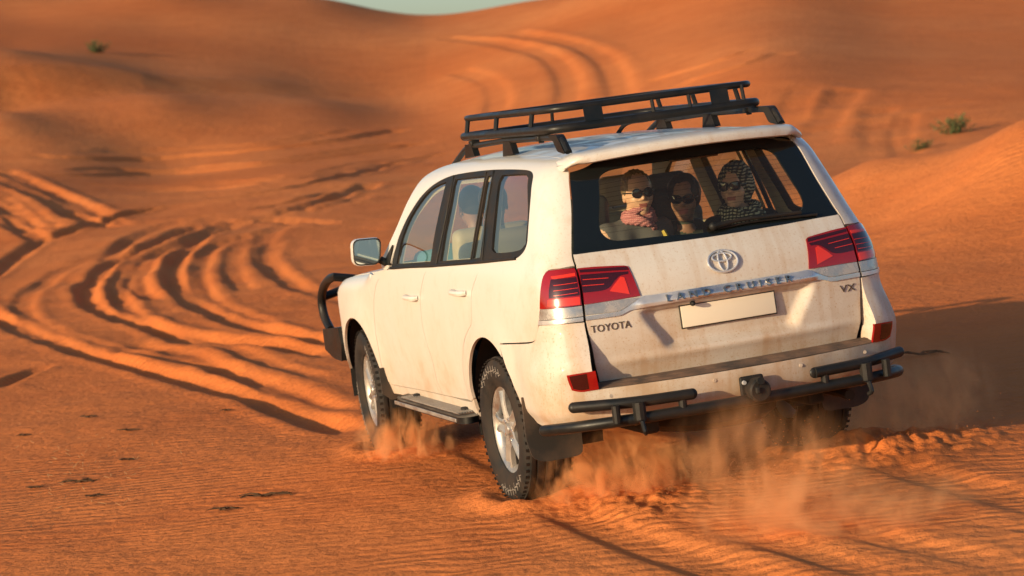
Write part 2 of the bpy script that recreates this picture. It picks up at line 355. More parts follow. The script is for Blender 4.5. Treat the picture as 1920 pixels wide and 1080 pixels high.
    me.polygons.foreach_set('use_smooth',np.ones(nf+na,bool)); me.update(calc_edges=True)
    if me.polygons[100].normal.z<0: me.flip_normals()
    me.materials.append(M_SAND); o=link('sand_dunes',me); o['kind']='structure'; o['label']='rippled orange desert sand with wheel ruts and dunes'
    return o
def sand_material():
    m=mat('sand',(.5,.2,.08),.95,spec=.1); g=NG(m); geo=g.new('NewGeometry'); P=geo.outputs['Position']
    n1=g.noise(.035,3,.5,P); n2=g.noise(.6,5,.6,P); n3=g.noise(9,4,.6,P); n4=g.noise(260,2,.6,P)
    c=g.mix(g.rmp(n1,.33,.67),(.58,.155,.036),(.66,.222,.066)); c=g.mix(g.m('MULTIPLY',g.rmp(n2,.42,.66),.45),c,(.50,.122,.028)); c=g.mix(g.m('MULTIPLY',g.rmp(n3,.5,.75),.22),c,(.36,.105,.035))
    c=g.mix(g.m('MULTIPLY',g.rmp(n4,.55,.75),.30),c,(.30,.09,.03)); g.l(c,g.b.inputs['Base Color'])
    X,Y,Z=g.sep(P)[:3]; w=g.noise(.7,3,.5,P); w2=g.noise(3.1,2,.5,P)
    ph=g.m('ADD',g.m('ADD',g.m('MULTIPLY',Y,44.),g.m('MULTIPLY',X,5.)),g.m('ADD',g.m('MULTIPLY',w,34.),g.m('MULTIPLY',w2,9.)))
    rip=g.m('SINE',ph,0.); msk=g.m('MULTIPLY',g.rmp(g.noise(.22,3,.5,P),.42,.62),g.rmp(Y,14.,32.,1.,0.))
    h=g.m('ADD',g.m('MULTIPLY',g.m('MULTIPLY',rip,msk),.0038),g.m('ADD',g.m('MULTIPLY',g.noise(14,5,.65,P),.020),g.m('MULTIPLY',g.noise(120,3,.7,P),.0022)))
    h=g.m('ADD',h,g.m('MULTIPLY',g.noise(2.2,4,.6,P),.05))
    g.bump(h,1.0,1.0); return m
M_SAND=sand_material()
# ================================================================ the car: body surface
prof_w=spl([.30,.42,.5,.6,.75,.9,1.0,1.1,1.18,1.25,1.30,1.4,1.55,1.7,1.8,1.9],[.87,.905,.925,.944,.958,.964,.963,.957,.946,.930,.914,.883,.832,.779,.745,.71])
prof_r=spl([.3,.5,.6,.69,.78,.9,1.0,1.1,1.17,1.22,1.27,1.32,1.37,1.45,1.6,1.78,1.9],[-1.0,-1.035,-1.05,-1.065,-1.095,-1.105,-1.105,-1.095,-1.08,-1.06,-1.03,-.995,-.962,-.92,-.845,-.75,-.69])
prof_h=spl([-1.1,-.75,-.4,0.,.5,1.,1.4,1.65,1.8,2.0,2.3,2.5,2.6,2.8,3.2,3.6,3.85,4.0],[1.80,1.842,1.868,1.88,1.884,1.875,1.855,1.825,1.775,1.64,1.40,1.245,1.215,1.2,1.17,1.11,1.02,.85])
def smax(a,b,k):
    h=np.maximum(k-np.abs(a-b),0); return np.maximum(a,b)+h*h/(4*k)
def Wd(x,z):
    w=prof_w(z)-.035*np.clip((-x-.15)/.9,0,2)**2-.06*np.clip((x-2.9)/.9,0,2)**2
    for cx in(0.,2.85):
        r=np.hypot(x-cx,(z-.40)); w=w+.022*(1-sst(.44,.68,r))*sst(.2,.5,z)
    return w
def fbody(p):
    x=p[...,0]; y=np.abs(p[...,1]); z=p[...,2]
    side=y-Wd(x,z); rear=prof_r(z)+.055*(y/.75)**2-x
    top=(z-(prof_h(x)-.055*(y/.7)**2*np.where(x>2.4,.6,1)))*.85
    front=(x-(3.78-.22*(y/.9)**2))
    f=smax(side,rear,.17); f=smax(f,front,.25)
    return smax(f,top,.10)
XC,Y0,RHO,RH2=-.55,.50,.35,.35
QB=math.pi/2*RHO; S_MID=XC-QB-Y0
def vcx(x): return np.minimum(1.45,prof_h(x)-.22)
def dom_side(s,v):      # unrolled: along the left side (s = x), round the rear corner, across the rear to the right side
    s=np.asarray(s,float); v=np.asarray(v,float)
    mir=s<S_MID; s=np.where(mir,2*S_MID-s,s)
    x=np.maximum(s,XC); th=np.clip((XC-s)/RHO,0,math.pi/2); y=np.where(s<XC-QB,Y0-(XC-QB-s),Y0); y=np.where(mir,-y,y)
    vc=vcx(x); ph=np.clip((v-vc)/RH2,0,math.pi/2*.98); z=np.minimum(v,vc)
    d=np.stack([-np.sin(th)*np.cos(ph),np.where(mir,-1,1)*np.cos(th)*np.cos(ph),np.sin(ph)],-1)
    return np.stack([x,y,z],-1),d
def dom_top(s,v):
    s=np.asarray(s,float); v=np.asarray(v,float); return np.stack([s,v,s*0+.9],-1),np.stack([s*0,s*0,s*0+1.],-1)
def dom_front(s,v):
    s=np.asarray(s,float); v=np.asarray(v,float); return np.stack([s*0+2.6,s,v],-1),np.stack([s*0+1.,s*0,s*0],-1)
def dom_rear(s,v):       # s = y, straight back from the cabin
    s=np.asarray(s,float); v=np.asarray(v,float); return np.stack([s*0+XC,s,v],-1),np.stack([s*0-1.,s*0,s*0],-1)
def surf(s,v,off=0.,dom=dom_side):
    o,d=dom(s,v); lo=np.zeros(o.shape[:-1]); hi=np.full(o.shape[:-1],1.6)
    for _ in range(30):
        m=(lo+hi)/2; neg=fbody(o+d*m[...,None])<0; lo=np.where(neg,m,lo); hi=np.where(neg,hi,m)
    return o+d*((lo+hi)/2+off)[...,None]
def grad(p):
    e=1e-4; g=np.stack([fbody(p+np.array(k)*e)-fbody(p-np.array(k)*e) for k in((1,0,0),(0,1,0),(0,0,1))],-1)
    return g/(np.linalg.norm(g,axis=-1,keepdims=True)+1e-12)
def unsurf(p):
    p=np.asarray(p,float); x,y,z=p[...,0],p[...,1],p[...,2]; mir=y<0; y=np.abs(y)
    s=np.where(x>=XC,x,np.where(y>=Y0,XC-RHO*np.arctan2(XC-x,y-Y0),XC-QB-(Y0-y)))
    hd=np.where(x>=XC,y-Y0,np.where(y>=Y0,np.hypot(XC-x,y-Y0),XC-x))
    vc=vcx(np.maximum(x,XC)); v=np.where(z>vc,vc+RH2*np.arctan2(z-vc,hd),z)
    return np.where(mir,2*S_MID-s,s),v
def hit(pix,t0=9.,t1=18.):
    d=pray(np.asarray(pix,float)); t=np.full(d.shape[:-1],t0); done=np.zeros(t.shape,bool); best=np.full(t.shape,9.); bt=t.copy()
    for i in range(70):
        f=fbody(CAM_C+d*t[...,None]); b=(~done)&(f<best); best=np.where(b,f,best); bt=np.where(b,t,bt); done|=f<0; t=np.where(done|(t>t1),t,t+np.clip(f*.8,.012,.6))
    lo=t-.03-.012; hi=t.copy(); lo=np.where(fbody(CAM_C+d*lo[...,None])<0,t-.6,lo)
    for _ in range(24):
        m=(lo+hi)/2; neg=fbody(CAM_C+d*m[...,None])<0; hi=np.where(neg,m,hi); lo=np.where(neg,lo,m)
    return CAM_C+d*np.where(done,hi,bt)[...,None]
def sv(pix): s,v=unsurf(hit(pix)); return [(float(a),float(b)) for a,b in zip(s,v)]
def proj(X):
    q=(np.asarray(X)-CAM_C)@CAM_R.T; return CAM_F*q[...,:2]/q[...,2:]+[960,540]
def sv_off(pix,off):     # the same on a surface that stands off the body
    pix=np.asarray(pix,float); s,v=map(np.array,zip(*sv(pix))); e=.002
    for _ in range(8):
        f=lambda a,b:proj(surf(a,b,off(a,b)))-pix
        r=f(s,v); ja=(f(s+e,v)-r)/e; jb=(f(s,v+e)-r)/e; det=ja[:,0]*jb[:,1]-ja[:,1]*jb[:,0]; det=np.where(np.abs(det)<1e3,1e3*np.sign(det+1e-9),det)
        ds=(-r[:,0]*jb[:,1]+r[:,1]*jb[:,0])/det; dv=(-ja[:,0]*r[:,1]+ja[:,1]*r[:,0])/det
        s=s+np.clip(ds,-.05,.05); v=v+np.clip(dv,-.05,.05)
    return [(float(a),float(b)) for a,b in zip(s,v)]
def mirs(P): return [(2*S_MID-a,b) for a,b in reversed(P)]
def y2s(y): return XC-QB-(Y0-y) if y>=0 else 2*S_MID-(XC-QB-(Y0+y))
def smooth_loop(P,step,ang=42):
    P=[np.array(p,float) for p in P]; P=[p for i,p in enumerate(P) if np.linalg.norm(p-P[i-1])>1e-5]; n=len(P); out=[]
    def turn(i):
        a=P[i]-P[i-1]; b=P[(i+1)%n]-P[i]; c=(a@b)/(np.linalg.norm(a)*np.linalg.norm(b)+1e-12); return math.degrees(math.acos(max(-1,min(1,c))))
    cor=[turn(i)>ang for i in range(n)]
    for i in range(n):
        p1,p2=P[i],P[(i+1)%n]; p0=P[i-1] if not cor[i] else 2*p1-p2; p3=P[(i+2)%n] if not cor[(i+1)%n] else 2*p2-p1
        L=np.linalg.norm(p2-p1); k=max(1,int(math.ceil(L/step)))
        # limited tangents
        for t in np.arange(k)/k:
            m1=(p2-p0)*.5; m2=(p3-p1)*.5
            for m in(m1,m2):
                q=np.linalg.norm(m)
                if q>L: m*=L/q
            t2,t3=t*t,t**3; out.append((2*t3-3*t2+1)*p1+(t3-2*t2+t)*m1+(-2*t3+3*t2)*p2+(t3-t2)*m2)
    return np.array(out)
def inpoly(pt,poly):
    x,y=pt[:,0],pt[:,1]; r=np.zeros(len(pt),bool); a=poly; b=np.roll(poly,-1,0)
    for (x0,y0),(x1,y1) in zip(a,b):
        if y0==y1: continue
        c=((y0>y)!=(y1>y))&(x<(x1-x0)*(y-y0)/(y1-y0)+x0); r^=c
    return r
def pdist(pt,poly):
    d=np.full(len(pt),9.); 
    for a,b in zip(poly,np.roll(poly,-1,0)):
        e=b-a; t=np.clip(((pt-a)@e)/(e@e+1e-12),0,1); d=np.minimum(d,np.hypot(*(pt-a-t[:,None]*e).T))
    return d
def panel(name,outline,m,parent,off=0.,thick=.016,res=.035,holes=(),dom=dom_side,ang=42,raw=False,autonrm=None,sm=True):
    loops=[np.array(outline) if raw else smooth_loop(outline,res*.6,ang)]+[np.array(h) if raw else smooth_loop(h,res*.6,ang) for h in holes]
    lo=loops[0].min(0); hi=loops[0].max(0)
    gx,gy=np.meshgrid(np.arange(lo[0],hi[0],res),np.arange(lo[1],hi[1],res*.9)); gx=gx+(np.arange(gx.shape[0])%2)[:,None]*res*.5
    G=np.stack([gx.ravel(),gy.ravel()],-1); k=inpoly(G,loops[0])&(pdist(G,loops[0])>res*.35)
    for h in loops[1:]: k&=(~inpoly(G,h))&(pdist(G,h)>res*.35)
    G=G[k]; V=[];E=[]
    for L in loops:
        b=len(V); V+=list(map(tuple,L)); E+=[(b+i,b+(i+1)%len(L)) for i in range(len(L))]
    V+=list(map(tuple,G))
    vo,eo,fo,_,_,_=delaunay_2d_cdt([Vector((float(a),float(b))) for a,b in V],E,[],0,1e-7)
    P2=np.array([(v.x,v.y) for v in vo]); F=np.array([tuple(f) for f in fo if len(f)==3]); c=P2[F].mean(1); k=inpoly(c,loops[0])
    for h in loops[1:]: k&=~inpoly(c,h)
    F=F[k]; used=np.unique(F); mp=-np.ones(len(P2),int); mp[used]=np.arange(len(used)); F=mp[F]; P2=P2[used]
    o_=off(P2[:,0],P2[:,1]) if callable(off) else off
    P3=surf(P2[:,0],P2[:,1],o_,dom); N=grad(P3 if not callable(off) else surf(P2[:,0],P2[:,1],0.,dom))
    a=P3[F[:,1]]-P3[F[:,0]]; b=P3[F[:,2]]-P3[F[:,0]]; fn=np.cross(a,b); fl=(fn*N[F[:,0]]).sum(1)<0; F[fl]=F[fl][:,::-1]
    if callable(off) or autonrm:
        fn=np.cross(P3[F[:,1]]-P3[F[:,0]],P3[F[:,2]]-P3[F[:,0]]); N=np.zeros_like(P3)
        for i in range(3): np.add.at(N,F[:,i],fn)
        N/=np.linalg.norm(N,axis=1,keepdims=True)+1e-12
    # flange: border edges turned inwards (own vertices, so the edge stays crisp)
    ed={}
    for f in F:
        for i in range(3):
            e=(f[i],f[(i+1)%3]); ed[e]=1
    bd=[e for e in ed if (e[1],e[0]) not in ed]
    V3=list(P3); NN=list(N); FF=[tuple(f) for f in F]
    if thick>0:
        idx={}
        for (i,j) in bd:
            k=len(V3); V3+=[P3[i],P3[j],P3[j]-N[j]*thick,P3[i]-N[i]*thick]; t=P3[j]-P3[i]; n=np.cross(t,N[i]); n/=np.linalg.norm(n)+1e-12; NN+=[n]*4; FF.append((k+1,k,k+3,k+2))
    me=pydata(name,V3,FF,m,True,NN); return link(name,me,parent)
# ---------------------------------------------------------------- car materials
def paint():
    m=mat('dusty_white_paint',(.72,.70,.66),.32,coat=.35); g=NG(m); o=g.obj(); X,Y,Z=g.sep(o)[:3]
    n1=g.noise(2.2,5,.62); n2=g.noise(11,5,.65); n3=g.noise(90,3,.6); st=g.noise(1,4,.55,stretch=(2,17,.9))
    low=g.rmp(Z,1.25,.45,0.,1.); rear=g.rmp(X,-.55,-.95,0.,1.)
    d=g.m('ADD',g.m('MULTIPLY',low,.70),g.m('MULTIPLY',rear,.26)); d=g.m('MULTIPLY',d,g.rmp(n1,.28,.72,.25,1.25)); d=g.m('ADD',d,g.m('MULTIPLY',g.rmp(n2,.5,.75),.2))
    d=g.m('ADD',d,g.m('MULTIPLY',g.m('MULTIPLY',rear,g.rmp(st,.47,.72)),.30)); d=g.m('ADD',d,g.m('MULTIPLY',g.m('MULTIPLY',rear,g.rmp(n3,.58,.70)),.40))
    d=g.m('MINIMUM',g.m('MAXIMUM',d,.06),.85)
    g.l(g.mix(d,(.60,.58,.545),(.385,.24,.135)),g.b.inputs['Base Color']); g.l(g.rmp(d,0,.6,.25,.62),g.b.inputs['Roughness']); g.l(g.rmp(d,0.,.5,.45,.0),g.b.inputs['Coat Weight'])
    return m
def dusty(name,col,dust,rough=.5,amt=.4,metal=0.,sc=6,spec=.5):
    m=mat(name,col,rough,metal,spec); g=NG(m); f=g.m('MULTIPLY',g.rmp(g.noise(sc,5,.65),.35,.7),amt); g.l(g.mix(f,col,dust),g.b.inputs['Base Color']); g.l(g.rmp(f,0.,amt,rough,min(1,rough+.3)),g.b.inputs['Roughness'])
    if metal: g.l(g.rmp(f,0.,amt,metal,metal*.3),g.b.inputs['Metallic'])
    return m
def glass(name,tint,base=.045):
    m=bpy.data.materials.new(name); m.use_nodes=True; g=NG(m); g.n.remove(g.b); out=g.n['Material Output']
    lw=g.new('LayerWeight'); lw.inputs[0].default_value=.5; f=g.m('ADD',g.m('MULTIPLY',g.m('POWER',lw.outputs['Facing'],4.),.85),base)
    tr=g.new('BsdfTransparent'); tr.inputs[0].default_value=(*tint,1); gl=g.new('BsdfGlossy'); gl.inputs['Roughness'].default_value=.015; gl.inputs['Color'].default_value=(.95,.95,.95,1)
    di=g.new('BsdfDiffuse'); di.inputs[0].default_value=(.45,.32,.2,1); dm=g.new('MixShader'); dm.inputs[0].default_value=.02; g.l(tr.outputs[0],dm.inputs[1]); g.l(di.outputs[0],dm.inputs[2])
    mx=g.new('MixShader'); g.l(f,mx.inputs[0]); g.l(dm.outputs[0],mx.inputs[1]); g.l(gl.outputs[0],mx.inputs[2]); g.l(mx.outputs[0],out.inputs[0]); return m
DUST=(.42,.22,.11)
M_PAINT=paint(); M_BLACK=dusty('black_trim',(.007,.009,.010),DUST,.50,.05,spec=.25); M_GLOSSB=mat('black_glass_border',(.006,.008,.008),.12,spec=.5)
M_GLS=glass('side_glass',(.91,.94,.86),.09); M_GLR=glass('tinted_rear_glass',(.91,.94,.86),.03)
M_CHR=dusty('chrome',(.60,.60,.61),DUST,.17,.05,1.,2); M_RUB=dusty('tyre_rubber',(.010,.0105,.0105),DUST,.62,.06,sc=9,spec=.3); M_RED=mat('red_lens',(.24,.005,.005),.10,coat=.6); M_DRED=mat('dark_red_lens',(.035,.003,.004),.12,coat=.5)
M_BRED=mat('bright_red_reflector',(.62,.030,.012),.22,coat=.5); M_CLEAR=dusty('clear_lens',(.40,.37,.35),(.65,.6,.56),.12,.2,.7,10); M_ALU=dusty('alloy',(.40,.39,.375),(.26,.18,.12),.28,.5,.85,8)
M_BAR=dusty('black_steel_tube',(.007,.009,.010),(.15,.09,.055),.30,.10,sc=5,spec=.28); M_PAD=dusty('rubber_step',(.045,.032,.026),(.24,.13,.075),.7,.8,sc=7); M_DARK=mat('dark_underbody',(.010,.009,.008),.8); M_FLAP=dusty('mud_flap_rubber',(.022,.022,.021),(.20,.12,.075),.6,.35,sc=4,spec=.3)
M_BEIGE=mat('beige_leather',(.42,.34,.22),.55); M_BLINE=mat('headliner',(.20,.18,.13),.9); M_BLKSEAT=mat('dark_seat_cloth',(.03,.032,.03),.7); M_LETTER=mat('dark_badge_metal',(.13,.10,.075),.4,.6); M_PLATE=mat('blank_plate',(.70,.62,.50),.5); M_LINE=mat('plate_border',(.03,.025,.02),.6)
M_MIRROR=mat('mirror_glass',(.75,.8,.78),.03,1.); M_WHITEL=mat('white_tyre_lettering',(.22,.19,.165),.8)
M_CHRL=mat('letter_chrome',(.30,.28,.26),.22,1.)
# ================================================================ the car: parts
CAR=empty('off_road_car'); CM=Matrix.Identity(4)
for i in range(3):
    for j in range(3): CM[i][j]=Q[i][j]
CAR.matrix_world=CM
tag(CAR,'dusty white off-road car with black roof basket driving away across the sand','car')
GAPL=[(1072,300),(1072.5,400),(1073,476),(1078,494),(1084,514),(1091,545),(1095,580),(1097,602),(1103,630),(1108,649),(1115,686),(1122.6,716)]
gl=sv(GAPL); G=spl([b for a,b in gl][::-1],[a for a,b in gl][::-1])     # s of the tailgate gap against height
g_=.0036
def gapline(v0,v1,side,n=14): return [(float(G(v))+side*g_,float(v)) for v in np.linspace(v0,v1,n)]
ARCH_R=[(.47*math.cos(a),.43+.475*math.sin(a)) for a in np.linspace(math.radians(-8),math.radians(188),23)]       # rear arch, front -> rear
ARCH_F=[(2.85+.465*math.cos(a),.42+.455*math.sin(a)) for a in np.linspace(math.radians(-8),math.radians(188),23)]
# --- window line
DLO=sv([(733.6,502.7),(809,498.5),(904,491),(968,484.4),(982,472),(989,452),(999,337),(998,323.5),(986,318.5),(929,317.8),(892.5,321),(851,328),(830,336),(809,349),(788,370),(773,392),(760,415),(746.7,446.7),(739,473)])
GF=sv([(836.5,340.4),(818,348),(801,361),(783,384),(767.5,410),(754.5,441.5),(746.7,472.7),(742.8,494.8),(806.6,490.4),(813,446.7),(824.8,389)])
GRr=sv([(853.4,336),(909.4,329.5),(896,400),(880.8,485.7),(824.8,489.6),(838,410)]); GQ1=sv([(914.6,329),(925,328),(912,400),(899,483),(886,485),(901,400)])
GQ2=sv([(940.7,328),(983.6,326.5),(990,333),(989,400),(985,457),(975.8,468),(955,473),(926.4,474),(921,467),(926,410),(931.6,358),(935,340)])
FRONT_GAP=sv([(717,505),(707.6,528.6),(701,565),(703.7,617),(710,656),(718,695),(725.8,713.5),(736,721)])
SILL=sv([(736,721),(788,730.5),(840,742),(874,751)])
MID_GAP=sv([(804,499),(796,515),(790,540),(788,565),(792,609),(801,646),(811,677),(820,716),(830,739.6)])
REAR_GAP=sv([(904,491),(892.5,521),(884,552),(883.4,609),(874,627.6),(869,648),(867.8,672),(870,708),(877,734),(884,752)])
BELT=[DLO[0],DLO[1],DLO[2]]
def dx(P,d): return [(a+d,b) for a,b in P]
def dz(P,d): return [(a,b+d) for a,b in P]
front_door=dx(FRONT_GAP,-.003)[::-1]+[(DLO[0][0]+.01,DLO[0][1]-.008)]+[(MID_GAP[0][0]+.003,MID_GAP[0][1]-.008)]+dx(MID_GAP,.003)[1:]+[(1.45,SILL[1][1])]
fgap=FRONT_GAP
front_door=[(DLO[0][0]+.07,DLO[0][1]-.012)]+dx(fgap,-.003)[1:]+[SILL[1]]+dx(MID_GAP,.003)[::-1][:-1]+[(MID_GAP[0][0]+.003,MID_GAP[0][1]-.008)]
rear_door=[(MID_GAP[0][0]-.003,MID_GAP[0][1]-.008)]+dx(MID_GAP,-.003)[1:]+[SILL[2]]+dx(REAR_GAP,.003)[::-1][:-1]+[(REAR_GAP[0][0]+.003,REAR_GAP[0][1]-.008)]
sill_top=[fgap[-1]]+SILL[1:]+[REAR_GAP[-1]]
sill=[(2.36,.50),(2.30,.62)]+dx(dz([fgap[-2]],0),.004)+dz(sill_top,-.006)+[(.45,.60),(.47,.47),(.47,.41),(2.38,.41)]
fender=[(DLO[0][0]+.08,DLO[0][1]-.012)]+dx(fgap,.003)[1:-1]+[(2.30,.625),(2.37,.50)]+[(a,b) for a,b in ARCH_F[::-1] if b>.5]+[(3.34,.50),(3.50,.56),(3.56,.75),(3.52,.95),(3.40,1.055),(3.2,1.09),(2.8,1.125),(2.4,1.155),(2.12,1.20)]
# side frame with quarter panel, pillars and cant rail in one pressing
ROOFY=.615
def roof_s(x): 
    p=surf(np.array([x]),np.array([ROOFY]),0.,dom_top)[0]; s,v=unsurf(p); return (float(s),float(v))
rail=[roof_s(x) for x in(-.62,-.45,-.2,.2,.6,1.,1.35,1.6,1.72)]
apil=[roof_s(x) for x in (1.82,1.95,2.1)]; apil=[(a,b-.03) for a,b in apil]
LAMPO=sv([(1010,609.4),(1011,600),(1013,578),(1015,539),(1020,516.7),(1028.5,507.5),(1050,504.5),(1078.4,502.4)])
BUMP_SEAM=sv([(937,645),(970,644),(997,642),(1006,636),(1009,614)])
v_top=1.79
frame=dz(DLO[6:][::-1],.004)                       # from the windscreen pillar base back over the windows
side_frame=[(DLO[0][0]+.075,DLO[0][1]-.004)]+[(2.10,1.215),(2.16,1.255)]+[(2.06,1.335),(1.93,1.45),(1.80,1.60),(1.70,1.715)]+rail[::-1][1:]+[(float(G(v_top))+g_*2,v_top)]+gapline(v_top-.02,LAMPO[-1][1]+.012,1)+[(a,b+.004) for a,b in LAMPO[::-1][1:-1]]+[(LAMPO[0][0]+.004,LAMPO[0][1])]+dz(BUMP_SEAM[::-1],.004)+[(a,b) for a,b in ARCH_R[::-1] if a>-.30 and b>.55 and b<=.906]+[(.452,.53)]+dx(REAR_GAP,-.003)[::-1][:-1]+[(REAR_GAP[0][0]-.003,REAR_GAP[0][1]-.006),DLO[3],DLO[4],DLO[5],DLO[6],DLO[7],DLO[8],DLO[9],DLO[10],DLO[11],DLO[12],DLO[13],DLO[14],DLO[15],DLO[16],DLO[17],DLO[18]]
# keep the arch part of the outline at the real arch
def side_parts(right):
    t=(lambda P:mirs(P)) if right else (lambda P:P)
    lr='right' if right else 'left'
    panel('front_wing',t(fender),M_PAINT,CAR,ang=50); fd=panel('front_door',t(front_door),M_PAINT,CAR); rd=panel('rear_door',t(rear_door),M_PAINT,CAR); panel('sill',t(sill),M_PAINT,CAR,off=-.004)
    panel('side_frame',t(side_frame),M_PAINT,CAR,res=.03,ang=50)
    def ins(P,k):   # grow a loop so that a pane reaches under its frame
        c=np.mean(P,0); return [tuple(c+(np.array(p)-c)*k) for p in P]
    panel('window_frame',t(dz(DLO,0)),M_BLACK,CAR,off=-.002,thick=.01,res=.04,holes=[t(GF),t(GRr),t(GQ1),t(GQ2)])
    for n_,p_ in(('front_door_window',GF),('rear_door_window',GRr),('quarter_light',GQ1),('rear_side_window',GQ2)): panel(n_,t(ins(p_,1.03)),M_GLS,CAR,off=-.010,thick=0,res=.06)
    # belt moulding and pillar strips
    sg=-1 if right else 1
    mb=MB(); B=[surf(np.array([a]),np.array([b]),.004)[0] for a,b in [DLO[0],((DLO[0][0]+DLO[1][0])/2,(DLO[0][1]+DLO[1][1])/2+.002),DLO[1],((DLO[2][0]+DLO[1][0])/2,(DLO[2][1]+DLO[1][1])/2),DLO[2],DLO[3]]]
    mb.tube(B,.009,8); (mb.mirror() if right else mb).build('belt_moulding',M_BLACK,CAR)
    for pl in([(851,329),(836,410),(818,496)],[(912,323),(897.5,400),(883,486)],[(926,320),(912,400),(904,490)]):
        mb=MB(); mb.tube([surf(np.array([a]),np.array([b]),.0)[0] for a,b in sv(bez(pl,3))],.006,6)
        (mb.mirror() if right else mb).build('pillar_seal',M_BLACK,CAR)
    # door handles
    for d_,(px,py) in((fd,(774,558)),(rd,(863,549))):
        p=hit([(px,py)])[0]; n=grad(p[None])[0]; mb=MB(); c=p+n*.022
        mb.tube(bez([(c[0]-.11,c[1]-.022,c[2]),(c[0]-.085,c[1]+.006,c[2]),(c[0],c[1]+.012,c[2]),(c[0]+.085,c[1]+.006,c[2]),(c[0]+.11,c[1]-.022,c[2])],4),[.014]*2+[.017]*13+[.014]*2,8)
        (mb.mirror() if right else mb).build('handle',M_PAINT,d_)
for rt in(False,True): side_parts(rt)
# roof, windscreen, bonnet, front
panel('roof_panel',[(1.715,-.60),(1.715,.60),(1.4,ROOFY-.004),(-.60,ROOFY-.004),(-.63,.5),(-.64,0),(-.63,-.5),(-.60,-ROOFY+.004),(1.4,-ROOFY+.004)],M_PAINT,CAR,dom=dom_top,res=.05,off=lambda s,v:-.006*(1-sst(.012,.03,np.abs(np.abs(v)-.42)))-.006*(1-sst(.012,.03,np.abs(np.abs(v)-.14))))
panel('windscreen',[(1.73,-.62),(1.73,.62),(2.46,.74),(2.54,.4),(2.56,0),(2.54,-.4),(2.46,-.74)],M_GLS,CAR,dom=dom_top,off=-.006,thick=0,res=.08)
panel('bonnet',[(2.60,-.82),(2.62,-.4),(2.64,0),(2.62,.4),(2.60,.82),(3.1,.84),(3.45,.80),(3.62,.5),(3.68,0),(3.62,-.5),(3.45,-.80),(3.1,-.84)],M_PAINT,CAR,dom=dom_top,res=.06)
panel('cowl',[(2.47,-.75),(2.55,0),(2.47,.75),(2.585,.82),(2.62,0),(2.585,-.82)],M_BLACK,CAR,dom=dom_top,res=.06,off=-.01)
fr=panel('front_grille_panel',[(-.78,.98),(.78,.98),(.80,.62),(.74,.44),(-.74,.44),(-.80,.62)],M_PAINT,CAR,dom=dom_front,res=.06,off=-.01)
MB().box((3.74,0,.80),(.06,.92,.20),bev=.02).build('grille',M_BLACK,fr)
for sg in(1,-1):
    mb=MB(); mb.ell((3.50,sg*.73,.93),(.20,.17,.10)); mb.build('headlamp',M_CLEAR,CAR)
# inner shell so that nothing shows through the joints
inner=[(3.30,.62),(3.30,1.04),(2.2,1.10),(1.9,1.16),(.9,1.20),(.0,1.24),(-.5,1.27),(-.75,1.27),(-.90,1.27)]
shell=[(-.90,.62),(-.56,.62)]+[(.53*math.cos(a),.43+.53*math.sin(a)) for a in np.linspace(math.radians(165),math.radians(0),14)]+[(.55,.44),(2.28,.44)]+[(2.85+.53*math.cos(a),.42+.53*math.sin(a)) for a in np.linspace(math.radians(170),math.radians(10),14)]
for rt in(False,True):
    P=shell+inner; panel('door_trim',mirs(P) if rt else P,M_BLKSEAT,CAR,off=-.045,thick=0,res=.08)
# ---------------------------------------------------------------- tailgate
vb=.694
half=[(S_MID,vb)]
TG_L=gapline(vb+.0,gl[2][1]-.004,-1,26)
topv=[(a,b) for a,b in sv([(1073,478),(1130,470.5),(1189,463.5),(1252,455),(1314.8,446.5),(1357,440.5)])]
tv=spl([-a for a,b in topv],[b for a,b in topv])
top_half=[(s,float(tv(-s))) for s in np.linspace(TG_L[-1][0]-.01,S_MID+.05,8)]
tg=[(S_MID,vb)]+[(s,vb) for s in np.linspace(S_MID+.15,TG_L[0][0]-.05,5)]+TG_L+top_half+[(S_MID,float(tv(-S_MID)))]
tg=tg+mirs(tg[1:-1])
def tg_off(s,v):
    y=np.abs(s-S_MID); hw=.30+.11*sst(.80,1.03,v)
    box=(1-sst(hw,hw+.085,y))*sst(.795,.845,v)*(1-sst(1.005,1.03,v))
    crease=.010*(1-sst(.0,.035,np.abs(v-.785)))*(1-sst(.5,.72,y))
    return -.046*box+crease+.004*sst(.10,.0,np.abs(v-1.10))*0
TG=panel('tailgate',tg,M_PAINT,CAR,off=tg_off,res=.016,thick=.02,ang=50)
